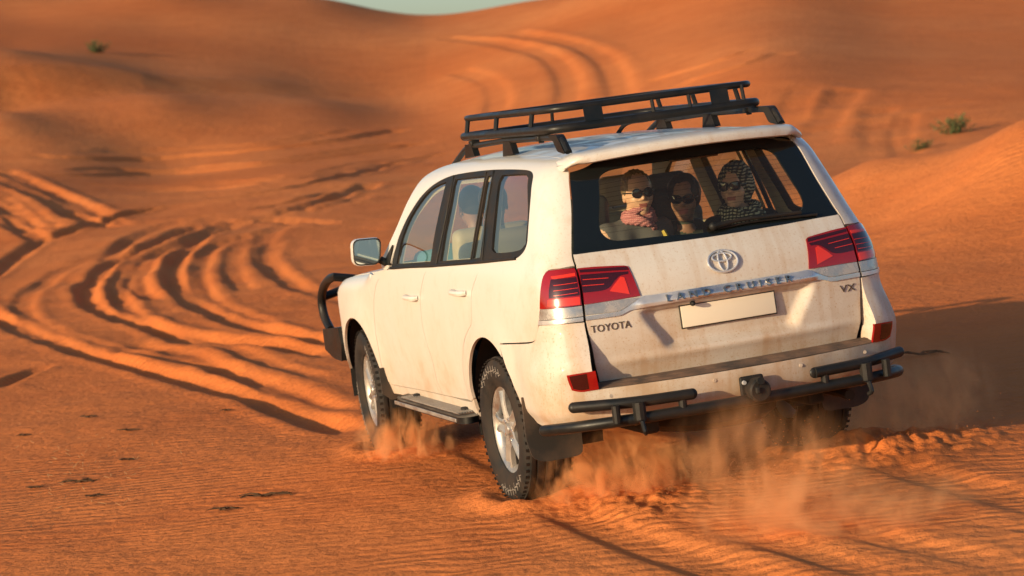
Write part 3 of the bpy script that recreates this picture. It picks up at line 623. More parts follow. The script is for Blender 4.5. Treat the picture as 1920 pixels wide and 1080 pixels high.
# lamps
def lamp(right):
    t=(lambda P:mirs(P)) if right else (lambda P:P)
    D=lambda L:[(1000+a/4.908,480+b/4.908) for a,b in L]
    root=None
    o1=sv([(1013,579.4),(1015,539),(1020,516.7),(1028.5,507.5),(1050,504.5)]+D([(380,110),(402,150),(425,290),(447,450)]))
    o1=[(max(a,float(G(b))+g_),b) for a,b in o1]
    L1=panel('tail_lamp',t(o1),M_RED,CAR,off=.006,thick=.03,res=.03)
    e=lambda L:[(max(a,float(G(b))+.008),b) for a,b in sv(D(L))]
    panel('dark_segment',t(e([(165,215),(405,190),(430,358),(150,388),(148,330)])),M_DRED,L1,off=.0085,thick=.002,res=.03)
    panel('bright_segment',t(e([(140,402),(432,372),(442,445),(138,462)])),M_BRED,L1,off=.0085,thick=.002,res=.03)
    panel('bright_segment',t(e([(165,188),(385,152),(398,180),(180,210)])),M_BRED,L1,off=.0085,thick=.002,res=.03)
    for k in(250,300,345):
        panel('lens_line',t(e([(190,k+18),(412,k-12),(413,k-7),(191,k+23)])),M_BRED,L1,off=.0105,thick=.001,res=.03)
    panel('reversing_lens',t([(max(a,float(G(b))+g_),b) for a,b in sv(D([(64,490),(449,457),(462,553),(270,578),(56,588)]))]),M_CLEAR,L1,off=.005,thick=.02,res=.03)
    panel('lamp_chrome',t([(max(a,float(G(b))+g_),b) for a,b in sv(D([(55,593),(270,583),(464,558),(470,598),(270,622),(50,634)]))]),M_CHR,L1,off=.008,thick=.02,res=.03)
    # inner lamp on the tailgate
    f=lambda L:[(min(a,float(G(b))-g_),b) for a,b in sv(D(L))]
    L2=panel('tail_lamp',t(f([(402,112),(560,97),(830,86),(868,98),(930,235),(980,365),(720,408),(470,447),(452,330),(430,210)])),M_RED,TG,off=.007,thick=.02,res=.025,ang=50)
    sub=lambda n,L,m,of=.0095,th=.002:panel(n,t(f(L)),m,CAR if False else TG,off=of,thick=th,res=.025,ang=50)
    sub('lamp_dark_segment',[(432,172),(640,155),(868,140),(862,165),(790,180),(740,230),(690,292),(620,318),(458,336)],M_DRED)
    sub('lamp_bright_segment',[(798,188),(832,196),(882,350),(700,322),(740,262)],M_BRED)
    for k,x1 in((205,690),(262,650)): sub('lamp_lens_line',[(455,k+8),(x1,k-8),(x1-4,k-2),(456,k+14)],M_BRED,.0115,.001)
    sub('lamp_top_segment',[(425,125),(850,95),(868,125),(430,150)],M_DRED)
    sub('reversing_lens',[(474,452),(720,412),(972,380),(905,432),(850,470),(790,502),(640,524),(482,543)],M_CLEAR,.006,.02)
lamp(False); lamp(True)
# chrome strip with the raised name
D_=lambda L:[(1000+a/4.908,480+b/4.908) for a,b in L]
strip_l=sv(D_([(468,556),(640,530),(790,508),(850,476),(905,437),(990,372)])); strip_b=sv(D_([(490,592),(640,571),(800,546),(850,520),(900,497),(1030,469)]))
ctop=sv([(1357,531.5)])[0][1]; cbot=sv([(1357,551)])[0][1]
strip_l=[(min(a,float(G(b))-g_),b) for a,b in strip_l]; strip_b=[(min(a,float(G(b))-g_),b) for a,b in strip_b]
st=strip_l+[(s,ctop+(strip_l[-1][1]-ctop)*((s-S_MID)/(strip_l[-1][0]-S_MID))**2) for s in np.linspace(strip_l[-1][0]-.06,S_MID,7)]
sb=[(s,cbot+(strip_b[-1][1]-cbot)*((s-S_MID)/(strip_b[-1][0]-S_MID))**2) for s in np.linspace(S_MID+.03,strip_b[-1][0]-.06,7)]+strip_b[::-1]
STRIP_Z=(ctop+cbot)/2
loop=st[:-1]+mirs(st)[0:]+mirs(sb)[:]+[] 
loop=st+mirs(st)[1:]+[p for p in mirs(sb)][0:0]
loop=st[:]+mirs(st)[1:]+mirs(sb)[0:]+sb[0:]
cv=(ctop-cbot)/2
panel('chrome_strip',loop,M_CHR,TG,off=lambda s,v:.008+.020*sst(STRIP_Z+cv,STRIP_Z-cv*.55,v)*(1-sst(.46,.52,np.abs(s-S_MID)))-.010*sst(STRIP_Z-cv*.45,STRIP_Z-cv,v)*(1-sst(.46,.52,np.abs(s-S_MID))),thick=.03,res=.014,ang=60)
# rear window
wl=gapline(gl[2][1]+.004,v_top-.004,-1,14)
wb=[(a,b+.010) for a,b in top_half]
wt=1.832
rw=[(S_MID,float(tv(-S_MID))-.012)]+[(a,b-.022) for a,b in wb[::-1]]+[(wl[0][0],wl[0][1]-.012)]+wl[1:]+[(y2s(.45),wt+.015),(y2s(.2),wt+.025),(S_MID,wt+.028)]
rw=rw+mirs(rw[1:-1])
cl=sv([(1122.8,408.9),(1122.8,339.6),(1128,326),(1142,317),(1175,310),(1250,299),(1310,291)])
clb=sv([(1310,437.5),(1240,443),(1157.4,451.4),(1140,447),(1128,436),(1124.3,424.6)])
clear=cl+[(S_MID,cl[-1][1]+.004)]+mirs(cl)+mirs(clb)+[(S_MID,clb[0][1])]+clb
RW=panel('rear_window_border',rw,M_GLOSSB,CAR,off=-.004,thick=.012,res=.03,holes=[clear],ang=50)
panel('rear_window',[tuple(np.array((S_MID,1.58))+(np.array(p)-np.array((S_MID,1.58)))*1.02) for p in clear],M_GLR,CAR,off=-.007,thick=0,res=.06)
# heater wires as thin lines in the glass
for i,v in enumerate(np.linspace(1.42,1.74,12)):
    hw=.60-.28*(v-1.42); mb=MB(); mb.tube([surf(np.array([y2s(y)]),np.array([v]),-.009)[0] for y in np.linspace(-hw,hw,13)],.0007,4); mb.build('heater_wire',M_BLACK,RW)
# wiper
wp=[surf(np.array([a]),np.array([b]),.028)[0] for a,b in sv(bez([(1335,424),(1385,412),(1440,405),(1497,398)],4))]
mb=MB(); mb.tube(wp,[.014]*3+[.010]*(len(wp)-3),8); mb.ell(wp[0]+np.array([.012,0,0]),(.022,.022,.022)); WPR=mb.build('rear_wiper',M_BLACK,CAR)
bp=[surf(np.array([a]),np.array([b]),.008)[0] for a,b in sv(bez([(1345,428),(1420,414),(1530,402)],5))]; MB().tube(bp,.007,6).build('wiper_blade',M_BLACK,WPR)
# spoiler over the glass
def spoiler():
    V=[];F=[]; ys=np.linspace(-.665,.665,45)
    for y in ys:
        e=abs(y)/.665; xe=-.895+.10*e**2+.04*sst(.9,1.,e); zt=1.846-.026*e**2
        xi=-.56; zi=float(surf(np.array([xi]),np.array([y]),0.,dom_top)[0][2])+.003; t=.046*(1-.35*sst(.8,1.,e)); dip=.030*sst(.92,1.,e); zt-=dip; zi-=dip
        xg=float(surf(np.array([y]),np.array([1.76]),0.,dom_rear)[0][0])+.05
        sec=[(xi,zi),(xi-.10,zi+.35*(zt+.012-zi)),(xe+.12,zt+.012),(xe+.04,zt+.004),(xe+.010,zt-.007),(xe,zt-.022),(xe+.006,zt-t),(xe+.022,zt-t-.006),(xe+.05,zt-t-.007),(xg+.01,zt-t+.006),(xg+.06,zt-t+.02)]
        V+=[(a,y,b) for a,b in sec]; n=len(sec)
    for i in range(len(ys)-1):
        for k in range(n): F.append((i*n+k,i*n+(k+1)%n,(i+1)*n+(k+1)%n,(i+1)*n+k))
    F.append(tuple(range(n))); F.append(tuple((len(ys)-1)*n+k for k in range(n)))
    o=MB().add(V,F).build('roof_spoiler',M_PAINT,CAR,sharp=50)
    MB().box((-.735,-.05,1.735),(.02,.27,.024),bev=.004).build('brake_light',M_DRED,CAR)
spoiler()
# ---------------------------------------------------------------- rear bumper
amp=spl([-1.7,-1.45,-1.25,-1.08,-.92,-.78,-.62,-.5,-.42,-.2],[.165,.163,.155,.135,.098,.075,.045,.016,.004,0.])
def b_off(s,v):
    s=np.where(s<S_MID,2*S_MID-s,s); a=amp(s); up=1-sst(.80,1.0,v)
    ear=np.minimum(a,.115)*(1-sst(.70,1.0,v))
    o=np.where(v<.672,a,ear); o=a*(1-sst(.66,.70,v))+ear*sst(.66,.70,v)
    return o*1.0-.035*sst(.56,.47,v)+.002
BT=.668
bl=[(S_MID,BT)]+[(y2s(y),BT) for y in(.2,.4,.6)]+[(float(G(vb))+.006,BT)]+gapline(vb+.02,LAMPO[0][1]-.03,1,10)
bl=bl+[(float(G(LAMPO[0][1]-.01))+.003,LAMPO[0][1]-.004)]+[(a,b-.003) for a,b in sv([(1060,606.5),(1030,608.6)])]+[(LAMPO[0][0]-.004,LAMPO[0][1]-.004)]+dx(dz(BUMP_SEAM[::-1],-.003),-.002)+[(a,b) for a,b in ARCH_R if a<-.30 and b>.62]+[(-.49,.55),(-.52,.48),(-.70,.465)]+[(-.9,.465),(-1.1,.465),(-1.35,.465)]
bl_full=bl+[(S_MID,.465)]+mirs(bl[1:])
BMP=panel('rear_bumper',bl_full,M_PAINT,CAR,off=b_off,res=.022,thick=.10,ang=55)
# step pad on top of the bumper
V=[];F=[]; ys=np.linspace(-.715,.715,49); rows=[0,.12,.30,.34,.60,.64,.9,1.]
for y in ys:
    pi=surf(np.array([y2s(y)]),np.array([vb-.004]),-.012)[0]; po=surf(np.array([y2s(y)]),np.array([BT]),float(b_off(np.array([y2s(y)]),np.array([BT]))[0]))[0]
    for t in rows: p=pi*(1-t)+po*t; z=p[2]+.004+(.004 if t in(.34,.60) else 0)+.006*math.sin(math.pi*t); V.append((p[0],p[1],z))
n=len(rows)
for i in range(len(ys)-1):
    for k in range(n-1): F.append((i*n+k,i*n+k+1,(i+1)*n+k+1,(i+1)*n+k))
MB().add(V,F).build('step_pad',M_PAD,BMP,sharp=20)
def fog(right):
    t=(lambda P:mirs(P)) if right else (lambda P:P)
    P=sv_off([(1063,704),(1090,699.5),(1116.5,695),(1120,712),(1123.4,729.6),(1104,733),(1088.9,734.8),(1073,732),(1067,718)],b_off)
    panel('fog_reflector',t(P),M_RED,BMP,off=lambda s,v:b_off(s,v)+.006,thick=.012,res=.02,ang=30)
    panel('fog_reflector_pattern',t(sv_off([(1068,706),(1100,700.5),(1105,729),(1090,731.5),(1076,729)],b_off)),M_DRED,BMP,off=lambda s,v:b_off(s,v)+.008,thick=.002,res=.02)
fog(False); fog(True)
for y in(.62,.18,-.3,-.62):
    p=surf(np.array([y2s(y)]),np.array([.63]),float(b_off(np.array([y2s(y)]),np.array([.63]))[0]))[0]; MB().lathe([(0,-.004),(.009,-.004),(.010,0)],p,'x',12).build('bumper_plug',M_PAINT,BMP)
# tube bar, guards and tow hitch
path=fillet([(-.86,.985,.475),(-1.10,.90,.50),(-1.27,.66,.515),(-1.29,0,.512),(-1.27,-.66,.515),(-1.10,-.90,.50),(-.86,-.985,.475)],.2,7)
mb=MB(); mb.tube(path,.029,14); mb.ell(path[0],(.029,.029,.029)); mb.ell(path[-1],(.029,.029,.029)); BAR=mb.build('bumper_bar',M_BAR,CAR)
for sg in(1,-1):
    p=fillet([(-1.285,sg*.335,.592),(-1.27,sg*.64,.597),(-1.11,sg*.90,.600)],.3,7); mb=MB(); mb.tube(p,.028,14); mb.ell(p[0],(.012,.028,.028)); mb.ell(p[-1],(.028,.028,.028)); mb.build('bumper_guard',M_BAR,BAR)
    for y in(.39,.62,.74):
        MB().tube([(-1.28+.06*max(0,y-.6),sg*y,.51),(-1.28+.06*max(0,y-.6),sg*y,.597)],.022 if y!=.62 else .034,10).build('guard_post',M_BAR,BAR)
    MB().tube([(-1.20,sg*.62,.50),(-1.295,sg*.62,.525)],.03,8).build('bar_bracket',M_BAR,BAR)
    MB().tube(bez([(-1.30,sg*.62,.50),(-1.32,sg*.62,.455),(-1.30,sg*.61,.44)],3),.012,8).build('tow_eye',M_BAR,BAR)
mb=MB(); mb.box((-1.255,0,.55),(.018,.13,.16),bev=.012); HT=mb.build('hitch_plate',M_BLACK,BAR)
MB().lathe([(0,-.10),(.05,-.10),(.058,-.09),(.058,-.04),(.045,-.02),(.045,.01)],(-1.265,0,.56),'x',20).build('socket',M_BLACK,BAR)
MB().box((-1.37,.02,.565),(.02,.02,.03),bev=.004).build('socket_cap',M_DARK,BAR); MB().tube([(-1.28,.0,.60),(-1.38,.0,.612)],.02,8).build('socket_hinge',M_BLACK,BAR)
for (y,z) in((.045,.60),(.045,.51),(-.05,.60),(-.05,.51)): MB().lathe([(0,-.012),(.010,-.012),(.012,0)],(-1.264,y,z),'x',8).build('bolt',M_CHR,BAR)
# ---------------------------------------------------------------- lettering, emblem, plate
def text_mesh(txt,size,ext=.003,bev=.0008,space=1.):
    c=bpy.data.curves.new('t','FONT'); c.body=txt; c.size=size; c.extrude=ext; c.bevel_depth=bev; c.align_x='CENTER'; c.align_y='CENTER'; c.space_character=space; c.resolution_u=4
    c.offset=.0
    o=bpy.data.objects.new('t',c); COL.objects.link(o); dg=bpy.context.evaluated_depsgraph_get(); me=bpy.data.meshes.new_from_object(o.evaluated_get(dg)); bpy.data.objects.remove(o); return me
def letters(name,txt,width,height,yc,zc,m,space,off,ext=.003,wide=1.,offz=None):
    me=text_mesh(txt,1.,.0,.0,space); V=np.array([v.co for v in me.vertices]); w=np.ptp(V[:,0]); h=np.ptp(V[:,1]); F=[tuple(p.vertices) for p in me.polygons]; bpy.data.meshes.remove(me)
    V[:,0]=(V[:,0]-(V[:,0].max()+V[:,0].min())/2)/w*width; V[:,1]=(V[:,1]-(V[:,1].max()+V[:,1].min())/2)/h*height
    s=yc-V[:,0]; v=zc+V[:,1]; base=(tg_off(s+S_MID,v) if off is None else off)
    A=surf(s,v,base+ext,dom_rear); B=surf(s,v,base-.004,dom_rear); n=len(V)
    # solid letters: front faces, back vertices and walls along the open borders
    ed={}
    for f in F:
        for i in range(len(f)): ed[(f[i],f[(i+1)%len(f)])]=1
    bd=[e for e in ed if(e[1],e[0]) not in ed]
    FF=[f for f in F]+[(j,i,n+i,n+j) for i,j in bd]
    lab=np.arange(n)
    for _ in range(60):
        ch=False
        for f in F:
            q=min(lab[i] for i in f)
            for i in f:
                if lab[i]!=q: lab[i]=q; ch=True
        if not ch: break
    AB=np.concatenate([A,B]); lab2=np.concatenate([lab,lab])
    for q in np.unique(lab):
        ids=np.where(lab2==q)[0]; mp={int(i):k for k,i in enumerate(ids)}
        MB().add(AB[ids],[tuple(mp[int(i)] for i in f) for f in FF if lab2[f[0]]==q]).build(name,m,TG,smooth=False)
letters('model_letter','LAND CRUISER',.69,.036,-.005,STRIP_Z,M_CHRL,1.7,.020,.011)
def zat(px,py): return float(sv([(px,py)])[0][1]),float(hit([(px,py)])[0][1])
zb,yb=zat(1145.5,612.5); letters('maker_letter','TOYOTA',.205,.036,yb,zb,M_LETTER,1.05,None,.004)
zb,yb=zat(1589,540); letters('grade_letter','VX',.092,.036,yb,zb,M_LETTER,1.05,None,.004)
ze=float(sv([(1357,489)])[0][1])
def ering(mb,cy,cz,ry,rz,r):
    mb.tube([surf(np.array([y2s(cy+ry*math.cos(a))]),np.array([cz+rz*math.sin(a)]),.010)[0] for a in np.linspace(0,2*math.pi,40,endpoint=False)],r,8,closed=True)
mb=MB(); ering(mb,0,ze,.080,.054,.0062); ering(mb,0,ze+.020,.052,.0195,.0055); ering(mb,0,ze,.0235,.049,.0055); mb.build('emblem',M_CHR,TG)
zp=(1.011+.899)/2
px_=float(surf(np.array([S_MID]),np.array([zp]),-.046)[0][0]); mb=MB(); R_=Matrix.Rotation(math.radians(3),3,'Y')
MB().box((px_-.010,0,zp),(.006,.530,.122),R_,.002).build('plate_holder',M_LINE,TG); mb.box((px_-.0155,0,zp),(.004,.516,.108),R_,.0015).build('number_plate',M_PLATE,TG)
zc,yc=zat(1294,567); MB().ell((-1.10,.2,1.018),(.02,.014,.014)).build('rear_camera',M_BLACK,TG)
# ================================================================ wheels
TR=.398; TW=.275
def tyre_mesh():
    hw=TW/2; pr=[(.235,-hw*.80),(.262,-hw*.93),(.30,-hw*1.02),(.345,-hw*1.0),(.375,-hw*.93),(.392,-hw*.80)]
    tread=[]
    for y0,y1 in((-.80,-.58),(-.53,-.22),(-.17,.17),(.22,.53),(.58,.80)):
        tread+=[(TR-.010,hw*y0),(TR,hw*(y0+.02)),(TR+.002,hw*(y0+y1)/2),(TR,hw*(y1-.02)),(TR-.010,hw*y1)]
    pr=pr+tread+[(r,-h) for r,h in pr[::-1]]
    mb=MB(); mb.lathe(pr,(0,0,0),'y',72)
    # shoulder lugs
    for k in range(60):
        a=2*math.pi*k/60
        for s in(-1,1):
            R=Matrix.Rotation(-a,3,'Y'); mb.box(R@Vector((TR-.010,s*hw*.86,0)),(.005,.03,.016),R)
    return pydata('tyre',mb.V,mb.F,M_RUB,True,sharp=30)
def rim_mesh():
    mb=MB(); hw=TW/2
    mb.lathe([(.205,-.10),(.20,.0),(.205,.07),(.222,.098),(.240,.106),(.247,.104),(.247,.092),(.238,.085),(.215,.06),(.208,.0),(.205,-.10)],(0,0,0),'y',60)
    for k in range(5):
        a=2*math.pi*k/5+math.pi/2
        # each spoke: two ribs with a shallow valley between
        sec=[(.050,.050,.094),(.10,.038,.098),(.15,.040,.098),(.20,.052,.095),(.236,.066,.092)]
        V=[];F=[]
        for r,w,y in sec:
            V+=[(r,y-.030,-w),(r,y-.004,-w),(r,y+.002,-w*.72),(r,y-.003,-w*.42),(r,y-.018,0),(r,y-.003,w*.42),(r,y+.002,w*.72),(r,y-.004,w),(r,y-.030,w)]
        n=9
        for i in range(len(sec)-1):
            for j in range(n-1): F.append((i*n+j,i*n+j+1,(i+1)*n+j+1,(i+1)*n+j))
            F.append((i*n+n-1,i*n,(i+1)*n,(i+1)*n+n-1))
        R=Matrix.Rotation(-a,3,'Y'); mb.add([R@Vector(v) for v in V],F)
    mb.lathe([(.0,.088),(.03,.090),(.06,.090),(.078,.078),(.08,.05)],(0,0,0),'y',40)
    return pydata('rim',mb.V,mb.F,M_ALU,True,sharp=35)
ME_T=tyre_mesh(); ME_R=rim_mesh()
mbd=MB(); mbd.lathe([(.0,.01),(.10,.012),(.17,.012),(.175,.0),(.175,-.03)],(0,0,0),'y',40); ME_D=pydata('brake_disc',mbd.V,mbd.F,mat('brake_steel',(.05,.045,.04),.5,.6))
mbc=MB(); mbc.lathe([(0,.108),(.028,.107),(.034,.098),(.034,.085)],(0,0,0),'y',28); ME_C=pydata('hub_cap',mbc.V,mbc.F,M_ALU,True,sharp=40)
mbn=MB(); mbn.lathe([(0,.112),(.009,.112),(.011,.106),(.011,.085)],(0,0,0),'y',10); ME_N=pydata('wheel_nut',mbn.V,mbn.F,M_CHR,True,sharp=40)
def ring_marks():
    mb=MB()      # outlined white sidewall characters, too worn to read
    for a0,n,dr in((math.radians(58),9,.021),(math.radians(238),9,.021)):
        for k in range(n):
            a=a0+k*math.radians(7.6); r=.325; y=TW/2*1.012
            R=Matrix.Rotation(-a,3,'Y')
            def bar(u,v,w,h): mb.box(R@Vector((r+v,y,u)),(h,.0025,w))
            bar(-.014,0,.0035,.036); bar(.014,0 if k%3 else .008,.0035,.036 if k%3 else .02); bar(0,.0165,.026,.0035)
            if k%2: bar(0,-.0165,.026,.0035)
            else: bar(0,.0,.024,.0035)
    return pydata('sidewall_lettering',mb.V,mb.F,M_WHITEL,False)
ME_L=ring_marks()
for (x,y,steer) in((0,.815,0),(2.85,.815,-4),(0,-.815,0),(2.85,-.815,-4)):
    wh=empty('wheel'); wh.parent=CAR; wh.location=(x,y,.392); wh.rotation_euler=(0,math.radians(13+x*37),math.radians(steer)+(math.pi if y<0 else 0))
    link('tyre',ME_T,wh); link('rim',ME_R,wh); link('brake_disc',ME_D,wh); link('hub_cap',ME_C,wh); link('sidewall_lettering',ME_L,wh)['kind']='stuff'
    for k in range(5):
        a=2*math.pi*(k+.5)/5+math.pi/2; o=link('wheel_nut',ME_N,wh); o.location=(.058*math.cos(a),-.012,.058*math.sin(a))
# wheel housings and underside
for x in(0,2.85):
    for sg in(1,-1):
        mb=MB(); P=[]
        for a in np.linspace(math.radians(-12),math.radians(192),20): P.append((x+.50*math.cos(a),.42+.50*math.sin(a)))
        V=[(p[0],sg*.55,p[1]) for p in P]+[(p[0],sg*.925,p[1]) for p in P]; n=len(P); F=[(i,i+1,n+i+1,n+i) for i in range(n-1)]; V+=[(x,sg*.55,.42)]; F+=[(i,i+1,2*n) for i in range(n-1)]
        mb.add(V,F).build('wheel_housing',M_DARK,CAR)
mb=MB(); mb.box((1.42,0,.53),(4.3,1.08,.10),bev=.03); mb.box((1.42,0,.55),(1.75,1.70,.10),bev=.03); mb.box((-.62,0,.56),(.55,1.3,.1),bev=.03); mb.build('floor_pan',M_DARK,CAR)
for sg in(1,-1): MB().box((1.3,sg*.46,.45),(4.6,.09,.13),bev=.02).build('chassis_rail',M_DARK,CAR)
for x in(0,2.85):
    mb=MB(); mb.tube([(x,-.66,.392),(x,.66,.392)],.045,10); mb.ell((x,.08 if x==0 else .25,.392),(.16,.15,.15)); mb.build('axle',M_DARK,CAR)
MB().lathe([(0,-.1),(.3,-.1),(.36,-.06),(.37,0),(.36,.06),(.3,.1),(0,.1)],(-.62,.0,.44),'z',32).build('spare_wheel',M_RUB,CAR)
MB().tube(bez([(.4,-.55,.40),(-.4,-.62,.42),(-.95,-.60,.43),(-1.10,-.60,.42)],5),.03,10).build('exhaust_pipe',M_BAR,CAR)
# mud flaps
for sg in(1,-1):
    mb=MB(); P=fillet([(.985,.62),(.99,.40),(.965,.292),(.90,.268),(.69,.272),(.68,.62)],.04,4)
    mb.prism([(sg*a,b) for a,b in P],'yz',-.552,-.535); mb.build('mud_flap',M_FLAP,CAR)
    mb=MB(); P=[(.985,.58),(.985,.42),(.93,.37),(.72,.38),(.70,.58)]; mb.prism([(sg*a,b) for a,b in P],'yz',2.33,2.345); mb.build('mud_flap',M_FLAP,CAR)
    # running board
    mb=MB(); P=fillet([(.50,.88),(.44,.99),(.50,1.035),(1.75,1.035),(1.95,1.0),(2.02,.90)],.05,4); mb.prism([(a,sg*b) for a,b in P],'xy',.395,.432); RB=mb.build('running_board',M_BAR,CAR,sharp=30)
    mb=MB(); P=[(.60,.90),(.60,1.0),(1.80,1.0),(1.92,.90)]; mb.prism([(a,sg*b) for a,b in P],'xy',.433,.437); mb.build('board_tread_base',M_PAD,RB)
    for k in range(7): MB().box((1.22-.012*k*0,sg*(.905+.0155*k),.440),(1.20,.008,.006)).build('tread_rib',M_ALU,RB)
    MB().box((1.2,sg*1.037,.412),(1.30,.006,.022),bev=.002).build('board_edge',M_ALU,RB)
    for x in(.75,1.75): MB().box((x,sg*.86,.43),(.06,.16,.05),bev=.01).build('board_bracket',M_DARK,RB)
# side mirrors
for sg in(1,-1):
    c=Vector((2.0,sg*1.045,1.335))
    mb=MB(); P=fillet([(-.10,.075),(.085,.085),(.095,-.075),(-.07,-.088)],.045,5,closed=True); n=len(P); V=[];F=[]
    for x,k in((0,1.0),(.03,1.04),(.07,.98),(.11,.78),(.13,.4)): V+=[(c.x+x,c.y+sg*p[0]*k,c.z+p[1]*k) for p in P]
    for i in range(4):
        for j in range(n): F.append((i*n+j,i*n+(j+1)%n,(i+1)*n+(j+1)%n,(i+1)*n+j))
    F.append(tuple(4*n+j for j in range(n))); mb.add(V,F); MR=mb.build('side_mirror',M_PAINT,CAR)
    mb=MB(); V=[(c.x-.002,c.y+sg*p[0],c.z+p[1]) for p in P]+[(c.x-.008,c.y+sg*p[0]*.93,c.z+p[1]*.93) for p in P]+[(c.x+.012,c.y+sg*p[0]*.88,c.z+p[1]*.88) for p in P]; F=[]
    for i in range(2):
        for j in range(n): F.append((i*n+j,i*n+(j+1)%n,(i+1)*n+(j+1)%n,(i+1)*n+j))
    mb.add(V,F); mb.build('mirror_rim',M_BLACK,MR)
    MB().add([(c.x+.004+.0*abs(p[0]),c.y+sg*p[0]*.91,c.z+p[1]*.91) for p in P],[tuple(range(n))]).build('mirror_glass',M_MIRROR,MR,smooth=False)
    MB().tube([(c.x+.03,c.y-sg*.08,c.z-.06),(c.x+.02,sg*.93,c.z-.085)],.024,10).build('mirror_arm',M_BLACK,MR)
    V=[(2.10,sg*.925,1.235),(1.93,sg*.925,1.238),(1.90,sg*.90,1.36)]; MB().add([(a,b+sg*.012,d) for a,b,d in V]+V,[(0,1,2),(0,2,5,3),(1,4,5,2),(0,3,4,1)]).build('mirror_foot',M_BLACK,MR)
# roof rails and basket
for sg in(1,-1):
    y=sg*.60; mb=MB(); mb.tube(fillet([(1.42,y,1.80),(1.10,y,1.905),(.4,y,1.925),(-.45,y,1.925),(-.60,y,1.905),(-.655,y,1.845)],.09,5),.017,10); RL=mb.build('roof_rail',M_BAR,CAR)
    mb=MB(); mb.prism(fillet([(-.42,1.940),(-.56,1.938),(-.665,1.835),(-.545,1.852),(-.50,1.905)],.02,3),'xz',y-.022,y+.022); mb.build('rail_foot',M_BAR,RL)
    for x in(.30,1.02):
        mb=MB(); mb.prism([(x+.09,1.84),(x+.06,1.92),(x-.06,1.92),(x-.10,1.85)],'xz',y-.018,y+.018); mb.build('rail_foot',M_BAR,RL)
RK=empty('roof_basket'); RK.parent=CAR
def bas(hx0,hx1,hy,z): return fillet([(hx0,-hy,z),(hx0,hy,z),(hx1,hy,z),(hx1,-hy,z)],.16,7,closed=True)
X0,X1=-.44,1.22
MB().tube(bas(X0,X1,.61,1.965),.024,12,closed=True).build('lower_hoop',M_BAR,RK); MB().tube(bas(X0+.02,X1-.02,.585,2.068),.018,12,closed=True).build('upper_hoop',M_BAR,RK)
def post(p,q,r=.011): MB().tube([p,q],r,8).build('post',M_BAR,RK)
for x in(-.12,.50,1.05):
    for sg in(1,-1): post((x,sg*.61,1.965),(x,sg*.587,2.068),.014)
for y in(.02,-.19,-.50):
    for xx,dxx in((X0,.02),)+(((X1,-.02),) if y==.02 else ()): post((xx,y,1.965),(xx+dxx,y,2.068))
for y in(.36,-.36):
    mb=MB(); mb.add([(X0-.014,y+.052,1.955),(X0-.014,y-.052,1.955),(X0+.006,y-.052,2.078),(X0+.006,y+.052,2.078),(X0-.008,y+.052,1.955),(X0-.008,y-.052,1.955),(X0+.012,y-.052,2.078),(X0+.012,y+.052,2.078)],[(0,1,2,3),(7,6,5,4),(0,4,5,1),(1,5,6,2),(2,6,7,3),(3,7,4,0)]); mb.build('post_plate',M_BAR,RK,sharp=20)
for x in np.linspace(X0+.25,X1-.25,4): MB().tube([(x,-.61,1.962),(x,.61,1.962)],.010,8).build('cross_bar',M_BAR,RK)
for y in(.2,-.2): MB().tube([(X0,y,1.955),(X1,y,1.955)],.010,8).build('long_bar',M_BAR,RK)
for x in(-.25,.95):
    for sg in(1,-1):
        mb=MB(); mb.tube([(x,sg*.6,1.90),(x,sg*.6,1.965)],.016,8); mb.box((x,sg*.6,1.925),(.05,.055,.03),bev=.006); mb.build('clamp',M_BAR,RK)
MB().tube(bez([(.52,-.12,1.878),(.36,-.12,1.93),(.05,-.12,1.94)],4),[.012]*9,6).build('aerial_base',M_BLACK,CAR)
# bull bar
BB=empty('bull_bar'); BB.parent=CAR
for sg in(1,-1):
    P=[at((668,512),1,.90),at((640,517),1,.90),at((621,521),1,.90),at((608,536),1,.90),at((603,560),1,.90),at((608,592),1,.90),at((620,618),1,.90)]
    P=[(p[0],sg*p[1],p[2]) for p in bez(P,4)]; P=[q for q in P if q[0]>3.55]; P=[(3.45,sg*.55,.92),(3.6,sg*.72,P[0][2]-.04)]+P; MB().tube(P,.030,12).build('side_hoop',M_BAR,BB)
    mb=MB(); Q4=[at(p,1,.93) for p in((606,617),(634,614),(641,645),(642,677),(628,672),(611,655))]; mb.prism([(q[0],q[2]) for q in Q4],'xz',sg*.60,sg*.935); mb.build('bumper_wing',M_BAR,BB,sharp=25)
MB().tube(fillet([(4.02,-.9,.95),(4.12,-.5,1.02),(4.12,.5,1.02),(4.02,.9,.95)],.2,6),.030,12).build('top_tube',M_BAR,BB)
MB().box((3.93,0,.62),(.12,1.5,.20),bev=.03).build('cross_beam',M_BAR,BB)
for sg in(1,-1): MB().tube([(3.6,sg*.40,.58),(3.98,sg*.40,.60),(4.11,sg*.40,1.02)],.028,10).build('upright',M_BAR,BB)
# ---------------------------------------------------------------- cabin
def cushion(mb,c,size,rot=None,b=.06): mb.box(c,size,rot,b); return mb
def seat(x,y,w,mt,lean=14,zc=.78,back=.62,head=True,d=.48):
    s=empty('seat'); s.parent=CAR
    cushion(MB(),(x+.22,y,zc),(d,w,.16)).build('cushion',mt,s)
    R=Matrix.Rotation(math.radians(-lean),3,'Y'); cushion(MB(),Vector((x,y,zc+.05))+R@Vector((-.06,0,back/2)),(.14,w,back),R,.055).build('backrest',mt,s)
    if head:
        hz=Vector((x,y,zc+.05))+R@Vector((-.05,0,back+.10)); cushion(MB(),hz,(.10,min(.27,w*.6),.19),R,.045).build('headrest',mt,s)
        for e in(.05,-.05): MB().tube([hz+Vector((.0,e,-.06)),hz+Vector((.02,e,-.19))],.006,6).build('headrest_post',M_CHR,s)
    return s
M_OLV=mat('olive_beige_leather',(.20,.165,.10),.6)
